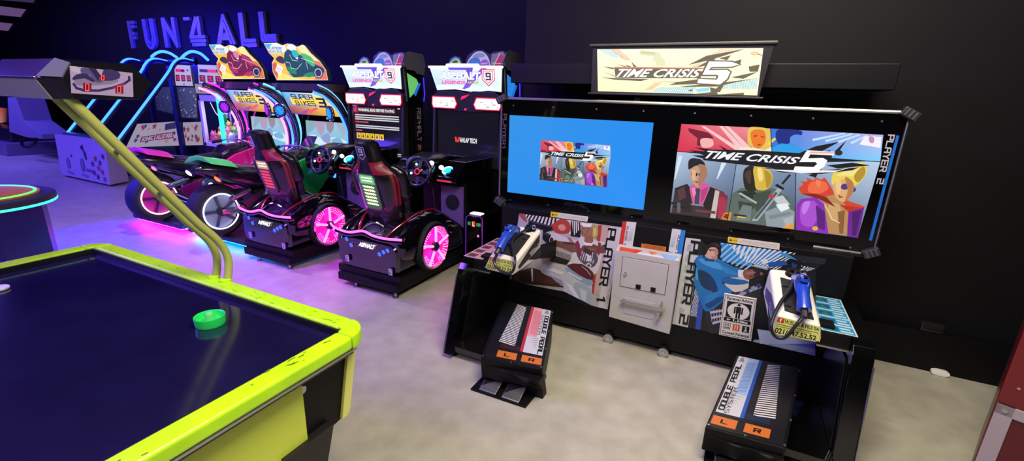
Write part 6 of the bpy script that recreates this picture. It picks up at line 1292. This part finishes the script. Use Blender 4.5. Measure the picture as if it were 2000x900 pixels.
# ------------------------------------------------------------------ prize cabinet behind it
PY = 5.42
PC = thing('prize_cabinet', 'dark prize cabinet with white printed panels and red digit displays beside the neon hoops', 'arcade machine', (-8.8, 5.75, 0))
qx = lambda u, v: at(u, v, y=PY)
xl, xm, xr = -9.55, qx(353, 240).x, -8.62
xl = min(xl, xm-.1)
e0, e1 = qx(340, 240).x, qx(440, 240).x
MB().span((-9.58, PY+.01, .04), (e1, 6.1, 2.12), .01).build('cabinet', mat('cabinet_indigo', '#0d0c20', .35), PC)
def px_panel(px, name, draw, m, parent=PC, y=PY, lab=None):
    Q = [(w.x, w.z) for w in (at(u, v, y=y) for u, v in px)]; A = art_y(y); draw(A, Q); return A.build(name, m, parent, lab)
def blobs(seed, txt):
    def d(A, Q):
        r = random.Random(seed); A.quad(Q, '#d9cfe0'); A.up()
        for k in range(13):
            u, v = r.uniform(.05, .95), r.uniform(.1, .9); c = r.choice(['#c0486a', '#45458c', '#e08aa0', '#a83c68', '#e8a0a8']); rr = r.uniform(.04, .07)
            A.poly([A.q(Q, min(.99, max(.01, u+(rr if i % 2 else rr*.5)*math.cos(i*PI/5+k)*txt[1])), min(.98, max(.02, v+(rr if i % 2 else rr*.5)*2.2*math.sin(i*PI/5+k)))) for i in range(10)], c)
        A.up()
        if txt[0]:
            s = lambda u0, v0, u1, v1: (A.q(Q, u0, v1+.06), A.q(Q, u1, v1+.12), A.q(Q, u1, v0+.06), A.q(Q, u0, v0))
            A.quad(s(.24, .2, .52, .38), '#8c3a78'); A.quad(s(.54, .26, .9, .46), '#a04480'); A.up(); A.text('SONIC', s(.27, .23, .5, .35), '#f2d8e8', .04); A.text('ALLSTARS', s(.56, .3, .88, .42), '#f2d8e8', .04)
            for k in range(3): A.quad(s(.72, .66+.08*k, .96, .70+.08*k), '#453a78')
    return d
px_panel(((268, 242), (346, 237), (351, 284), (246, 288)), 'printed_panel', blobs(5, ('S', 1.)), SCREEN if False else artmat('pale_lit_panel', .45), PC, 5.415)
px_panel(((357, 239), (393, 238), (397, 283), (360, 284)), 'printed_panel', blobs(9, ('', 1.6)), artmat('pale_lit_panel', .45), PC, 5.415)
def digits(n):
    def d(A, Q):
        s = lambda u0, v0, u1, v1: (A.q(Q, u0, v1), A.q(Q, u1, v1), A.q(Q, u1, v0), A.q(Q, u0, v0))
        A.quad(Q, '#cfc3dc'); A.up(); A.quad(s(.06, .66, .62, .8), '#ff2a50' if n == 0 else '#5c2a50'); A.quad(s(.4, .66, .95, .8) if n else s(.4, .68, .62, .78), '#ff4a5a' if n else '#3a1c40'); A.poly([A.q(Q, .8+.06*math.cos(k), .76+.06*math.sin(k)) for k in range(6)], '#45356c')
        for k in range(3):
            u = .04+.33*k; A.quad(s(u, .22, u+.24, .52), '#5a1430'); A.up(); A.tech('250'[k:k+2] if k < 2 else '0', s(u+.05, .28, u+.2, .47), '#ff4a50', 1.5)
        A.poly([A.q(Q, .5, .02), A.q(Q, .44, .1), A.q(Q, .56, .1)], '#45356c')
    return d
px_panel(((340, 126), (371, 128), (377, 168), (343, 167)), 'digit_display', digits(0), artmat('pale_lit_panel2', .75), PC, 5.414)
px_panel(((386, 126), (432, 128), (438, 172), (389, 168)), 'digit_display', digits(1), artmat('pale_lit_panel2', .75), PC, 5.414)
def sparkle(seed):
    def d(A, Q):
        r = random.Random(seed); A.grad(Q, '#4a4a78', '#6a6a94', '#585a86', '#3a3a66', 3); A.up()
        for k in range(46):
            u, v, w = r.uniform(.03, .92), r.uniform(.03, .92), r.uniform(.02, .07); A.poly([A.q(Q, u, v), A.q(Q, u+w, v), A.q(Q, u+w, v+w*.8), A.q(Q, u, v+w*.6)], r.choice(['#8f93b8', '#b9bcd6', '#6f73a0', '#2c2c50', '#d4d4e8']))
    return d
px_panel(((345, 170), (383, 171), (386, 231), (352, 230)), 'prize_window', sparkle(2), artmat('window_glow', .5), PC, 5.415)
px_panel(((300, 170), (335, 170), (338, 222), (306, 215)), 'prize_window', sparkle(4), artmat('window_glow2', .22), PC, 5.415)
MB().span((xm-.06, PY-.07, 0), (xm+.06, PY+.0, 2.1), .008).build('post', mat('post_blue', '#12124a', .35), PC)
# ------------------------------------------------------------------ claw machine full of plush toys
CX0, CX1, CY0, CY1 = -8.25, -7.12, 4.80, 5.36
CM = thing('claw_machine', 'white framed claw machine with a green light tube and plush toys behind the pink motorcycle', 'arcade machine', ((CX0+CX1)/2, 5.08, 0))
MB().span((CX0, CY0, .02), (CX1, CY1, .78), .012).build('base_cabinet', mat('base_dark', '#16141f', .35), CM)
MB().span((CX0+.02, CY0+.02, .78), (CX1-.02, CY1-.02, .82), .004).span((CX0+.08, 4.985, .81), (CX1-.08, CY1-.07, .90), .004).span((CX0+.08, 5.135, .89), (CX1-.08, CY1-.07, .98), .004).build('toy_bed', mat('toy_bed_grey', '#8a84a0', .6), CM)
fr = mat('white_frame', '#d6d2e6', .3); f_ = MB()
for x in (CX0+.03, CX1-.03):
    for y in (CY0+.03, CY1-.03): f_.span((x-.03, y-.03, .78), (x+.03, y+.03, 1.62), .006)
f_.span((CX0, CY0, 1.52), (CX1, CY0+.05, 1.62), .006).span((CX0, CY1-.05, 1.56), (CX1, CY1, 1.62), .006).span((CX0, CY0, .78), (CX1, CY0+.04, .84), .006)
f_.build('frame', fr, CM)
MB().bar((-7.66, CY0-.02, .62), (-7.66, CY0-.02, 1.66), .034, 12).build('light_tube', neon('aqua_green_tube', '#2fe8b0', 1.5), CM, 'glowing green tube')
hd = MB().span((CX0-.01, CY0-.02, 1.62), (CX1+.01, CY1, 1.80), .012).build('header', mat('header_violet', '#2a1c4a', .35), CM)
A = art_y(CY0-.022); A.quad(((CX0+.02, 1.785), (-7.72, 1.785), (-7.72, 1.64), (CX0+.02, 1.64)), '#cfc6d8'); A.up()
for k in range(7): A.poly(((CX0+.08+.06*k, 1.66), (CX0+.12+.06*k, 1.66), (CX0+.11+.06*k, 1.74+.02*(k % 3))), ['#b8904a', '#c05a48', '#8c6a9c'][k % 3])
A.build('header_print', artmat('header_glow', .5), hd)
MB().span((CX0+.05, CY1-.06, .82), (CX1-.05, CY1-.05, 1.56)).build('back_panel', mat('claw_back', '#2a2c44', .4), CM)
GL_ = bpy.data.materials.new('clear_glass'); GL_.use_nodes = True; nt = GL_.node_tree; nt.nodes.remove(nt.nodes['Principled BSDF'])
tr_ = nt.nodes.new('ShaderNodeBsdfTransparent'); gs = nt.nodes.new('ShaderNodeBsdfGlossy'); gs.inputs['Roughness'].default_value = .03; mx = nt.nodes.new('ShaderNodeMixShader'); mx.inputs[0].default_value = .06
nt.links.new(tr_.outputs[0], mx.inputs[1]); nt.links.new(gs.outputs[0], mx.inputs[2]); nt.links.new(mx.outputs[0], nt.nodes['Material Output'].inputs[0])
MB().span((CX0+.06, CY0+.012, .84), (CX1-.06, CY0+.018, 1.52)).build('front_glass', GL_, CM)
cl = MB().span((-7.98, 5.0, 1.46), (-7.86, 5.1, 1.53), .008).bar((-7.92, 5.05, 1.46), (-7.92, 5.05, 1.30), .008).lathe([(.03, 0), (.03, .06), (.012, .07)], (-7.92, 5.05, 1.25)).build('claw_carriage', MALU, CM)
for k in range(3):
    a = 2*PI*k/3; d = Vector((math.cos(a), math.sin(a), 0)); b_ = Vector((-7.92, 5.05, 1.26)); MB().tube(spline([b_+d*.02, b_+d*.08+Vector((0, 0, -.04)), b_+d*.085+Vector((0, 0, -.10)), b_+d*.04+Vector((0, 0, -.15))], 4), .006, 6).build('claw_finger', MCHR, cl)
MB().tube(spline([(-8.12, 4.92, 1.5), (-8.05, 4.95, 1.32), (-7.98, 4.98, 1.27), (-7.9, 5.0, 1.35), (-7.85, 5.02, 1.48)], 5), .006, 6).build('chain_cable', fr, CM)
TOY = [('pink', '#e66a98'), ('yellow', '#e0bc58'), ('white', '#ded9e4'), ('rose', '#cf4f78'), ('green', '#6fae68'), ('lilac', '#b59ad8'), ('grey', '#7d7a90')]
def toy(p, c, name, s, label):
    t = thing('plush_toy', label, 'plush toy', p, 'plush toys in the claw machine')
    m = mat('plush_'+name, c, .85, noise=.15, nscale=30)
    MB().ball(Vector(p)+Vector((0, 0, .07*s)), (.07*s, .06*s, .075*s), 12).build('body', m, t)
    h = MB().ball(Vector(p)+Vector((0, -.02*s, .17*s)), (.06*s, .055*s, .055*s), 12).build('head', m, t)
    for sx in (-1, 1): MB().ball(Vector(p)+Vector((sx*.045*s, -.01*s, .22*s)), (.022*s, .014*s, .026*s), 8).build('ear', m, h)
    for sx in (-1, 1):
        MB().ball(Vector(p)+Vector((sx*.05*s, -.05*s, .032*s)), (.028*s, .032*s, .028*s), 8).build('leg', m, t); MB().ball(Vector(p)+Vector((sx*.062*s, -.03*s, .10*s)), (.022*s, .024*s, .04*s), 8).build('arm', m, t)
rt = random.Random(11); k = 0
side = {0: 'left of the green tube', 1: 'right of the green tube'}
for row, (y, z, n) in enumerate(((4.905, .823, 6), (5.06, .903, 6), (5.205, .983, 5))):
    for i in range(n):
        x = CX0+.15+(CX1-CX0-.30)*i/(n-1); nm, c = (TOY[[0, 1, 3, 2, 6, 2][i]] if row == 0 else TOY[[1, 0, 4, 2, 5, 2][i]] if row == 1 else TOY[[1, 0, 2, 2, 6][i]])
        toy((x+rt.uniform(-.015, .015), y, z), c, nm, rt.uniform(.84, .92), '%s plush toy in the claw machine, %s row, %s' % (nm, ('front', 'middle', 'back')[row], ('far left', 'second from left', 'left of green tube', 'right of green tube', 'second from right', 'far right')[i if n == 6 else [0, 1, 3, 4, 5][i]]))
# ------------------------------------------------------------------ far left machines
q0 = at(0, 300, z=0)
SM = thing('ride_simulator', 'dark ride machine with white seat base at the far left edge', 'arcade machine', (-15.9, 4.8, 0))
MB().span((-18.6, 4.5, .0), (-15.6, 5.6, .30), .03).build('base', mat('sim_base', '#67647a', .35), SM)
MB().span((-18.4, 4.7, .30), (-15.8, 5.5, .62), .03).build('deck', mat('sim_dark', '#14131f', .35), SM)
v_ = [at(u, v, y=4.62) for u, v in ((14, 190), (30, 190), (46, 236), (80, 262), (82, 272), (50, 268), (18, 258))]
MB().prism(v_, (0, .5, 0), .02).build('seat_shell', mat('sim_white', '#7c788e', .3), SM)
MB().span((-18.5, 5.2, .6), (-16.2, 5.6, 2.05), .04).build('screen_housing', mat('sim_dark', '#14131f', .35), SM)
A = art_y(5.19); Q = [(w.x, w.z) for w in (at(0, 210, y=5.19), at(14, 212, y=5.19), at(13, 238, y=5.19), at(0, 240, y=5.19))]; A.grad(Q, '#c85a48', '#5a2438', '#3a1830', '#d89080', 3); A.build('screen', artmat('sim_screen', .7), SM)
MB().tube(spline([at(u, v, y=4.47) for u, v in ((42, 272), (44, 284), (56, 288), (68, 280), (70, 270))], 4), .03, 8).build('cable', MBLK, SM)
# round game table
rc = Vector((-5.74, 1.35, 0)); rr = .54
RT = thing('round_game_table', 'round game table with green glowing rim beyond the air hockey table', 'games table', rc)
MB().lathe([(rr-.03, .735), (rr, .75), (rr, .79), (rr-.02, .80)], rc, seg=48).build('table_top', MDK, RT)
MB().torus(rc+Vector((0, 0, .738)), rr-.005, .010, seg=64).build('rim_light', neon('green_rim', '#30f0b0', 2.2), RT)
MB().lathe([(.0, .802), (rr-.10, .802), (rr-.10, .815), (rr-.2, .82), (.0, .822)], rc, seg=40).build('playfield', mat('amber_playfield', '#b8742c', .3), RT)
MB().torus(rc+Vector((0, 0, .812)), rr-.13, .012, seg=48).build('inner_light', neon('lime_inner', '#48ff50', 2.), RT)
MB().lathe([(rr-.06, .0), (rr-.06, .735)], rc, seg=8).build('body', mat('navy_body', '#141a5a', .3), RT)
A = Art(lambda a, b: rc+Vector((math.cos(a)*(rr-.055), math.sin(a)*(rr-.055), b)), (0, 0, 0.0001))
for k in range(8):
    a0 = -PI/2-.9+.16*k; A.quad(((a0, .7), (a0+.16, .7), (a0+.16, .1), (a0, .1)), ['#7fb0c8', '#4a90c8', '#a8c8b8', '#3a78b8'][k % 4])
A.build('side_picture', artmat('side_picture_glow', .5), RT)
# ------------------------------------------------------------------ red machine at the right edge
th = math.radians(24); pc = Vector((1.204, 2.582, 0)); dx_ = Vector((math.cos(th), -math.sin(th), 0)); dy_ = Vector((math.sin(th), math.cos(th), 0))
RM = thing('red_cabinet', 'dark red cabinet with white framed panel at the right edge', 'arcade machine', pc+dx_*.4+dy_*.35)
M = Matrix((dx_, dy_, Vector((0, 0, 1)))).transposed().to_4x4(); M.translation = pc
def rput(mb): mb.b.transform(M); return mb
MR = mat('dark_red_gloss', '#5c0d12', .3, noise=.1, nscale=4)
rput(MB().span((0, 0, .02), (.85, .7, 1.05), .01)).build('body', MR, RM)
rput(MB().span((.03, .03, 0), (.82, .67, .03))).build('plinth', MBLK, RM)
w_ = MB()
w_.span((.006, -.012, .04), (.065, .001, .505), .003).span((.006, -.012, .455), (.80, .001, .505), .003).span((.735, -.012, .04), (.80, .001, .505), .003).span((.006, -.012, .04), (.80, .001, .09), .003)
pf = rput(w_).build('panel_frame', mat('offwhite_frame', '#938a88', .4), RM)
rput(MB().span((.06, -.004, .08), (.74, .002, .46))).build('panel', mat('panel_red', '#4c0a10', .35), pf)
s_ = MB()
for x in (.035, .77): s_.disc((x, -.013, .48), .011, .006, (0, 1, 0), 14)
rput(s_).build('frame_bolt', MALU, pf)
s_ = MB()
for x, z in ((.05, .60), (.085, .61)): s_.disc((x, -.003, z), .006, .005, (0, 1, 0), 10)
rput(s_).build('rivet', MALU, RM)
# ------------------------------------------------------------------ light
W = bpy.data.worlds.new('room_air'); SC.world = W; W.use_nodes = True
W.node_tree.nodes['Background'].inputs['Color'].default_value = (.12, .10, .30, 1); W.node_tree.nodes['Background'].inputs['Strength'].default_value = .05
def area(name, loc, target, size, col, power, sy=None, spread=PI):
    l = bpy.data.lights.new(name, 'AREA'); l.energy = power; l.color = lin(col) if isinstance(col, str) else col; l.size = size; l.spread = spread
    if sy: l.shape = 'RECTANGLE'; l.size_y = sy
    o = bpy.data.objects.new(name, l); COL.objects.link(o); o.location = loc
    o.rotation_euler = (Vector(target)-Vector(loc)).to_track_quat('-Z', 'Y').to_euler(); return o
def spot(name, loc, target, col, power, ang, blend=.6, r=.08):
    l = bpy.data.lights.new(name, 'SPOT'); l.energy = power; l.color = lin(col); l.spot_size = ang; l.spot_blend = blend; l.shadow_soft_size = r
    o = bpy.data.objects.new(name, l); COL.objects.link(o); o.location = loc
    o.rotation_euler = (Vector(target)-Vector(loc)).to_track_quat('-Z', 'Y').to_euler(); return o
# ceiling lamps of the hall (white at this end, violet and blue towards the far end), with added fills and washes
area('ceiling_lamp_white', (.1, 1.25, 3.6), (.1, 1.7, 0), 1.6, '#fff0dc', 195, 1.4)
area('ceiling_lamp_near', (-1.6, -1.6, 3.6), (-1.7, .6, 0), 1.6, '#f6ecff', 75, 1.2)
area('ceiling_lamp_violet', (-4.6, .0, 3.6), (-4.2, 2.0, 0), 1.5, '#8450ff', 170, 1.0)
area('ceiling_lamp_blue', (-9.0, -.4, 3.6), (-9.2, 2.6, 0), 2.5, '#6040ff', 450, 1.0)
area('ceiling_lamp_far', (-15.0, 2.5, 3.6), (-15.0, 3.0, 0), 2.5, '#6a58ff', 420, 1.5)
spot('row_fill', (-5.0, 2.9, 3.6), (-5.0, 3.5, .8), '#dccfff', 260, 2.2, .8, .06)  # fill light added to brighten the motorcycle row
spot('blue_floor_spot', (-6.6, .9, 3.5), (-6.2, 2.55, 0), '#0a04ff', 4200, .7, .9)
spot('magenta_floor_spot', (-4.4, .9, 3.5), (-4.0, 2.5, 0), '#b018ff', 1100, .8, .9)
spot('rose_lamp', (-7.66, 2.85, 3.6), (-7.6, 2.9, 0), '#ffb8a8', 30, 1.6, .8, .12)
area('claw_lamp', (-7.68, 5.02, 1.545), (-7.68, 5.04, .6), .7, '#fff4fb', 9, .3)
area('neon_wash', (-10.6, 5.0, 2.5), (-10.6, 6.2, 2.3), 2.0, '#140fff', 150, .6)  # added light standing for the blue hoops' glow on the wall
area('wall_wash', (1.6, 2.6, 3.6), (1.6, 3.95, 3.0), 3.0, '#f0f6ff', 9, .3)  # added wash that lifts the top of the right wall
area('wall_wash_far', (-4.5, 5.2, 3.6), (-4.5, 6.2, 2.6), 3.0, '#d8d4ff', 6, .3)  # added wash that turns the far wall a little greyer
SC.view_settings.view_transform = 'Standard'; SC.view_settings.look = 'None'; SC.view_settings.gamma = 1; SC.view_settings.exposure = 0; SC.view_settings.use_curve_mapping = False
SC.cycles.use_denoising = True; SC.cycles.max_bounces = 6; SC.cycles.sample_clamp_indirect = 4
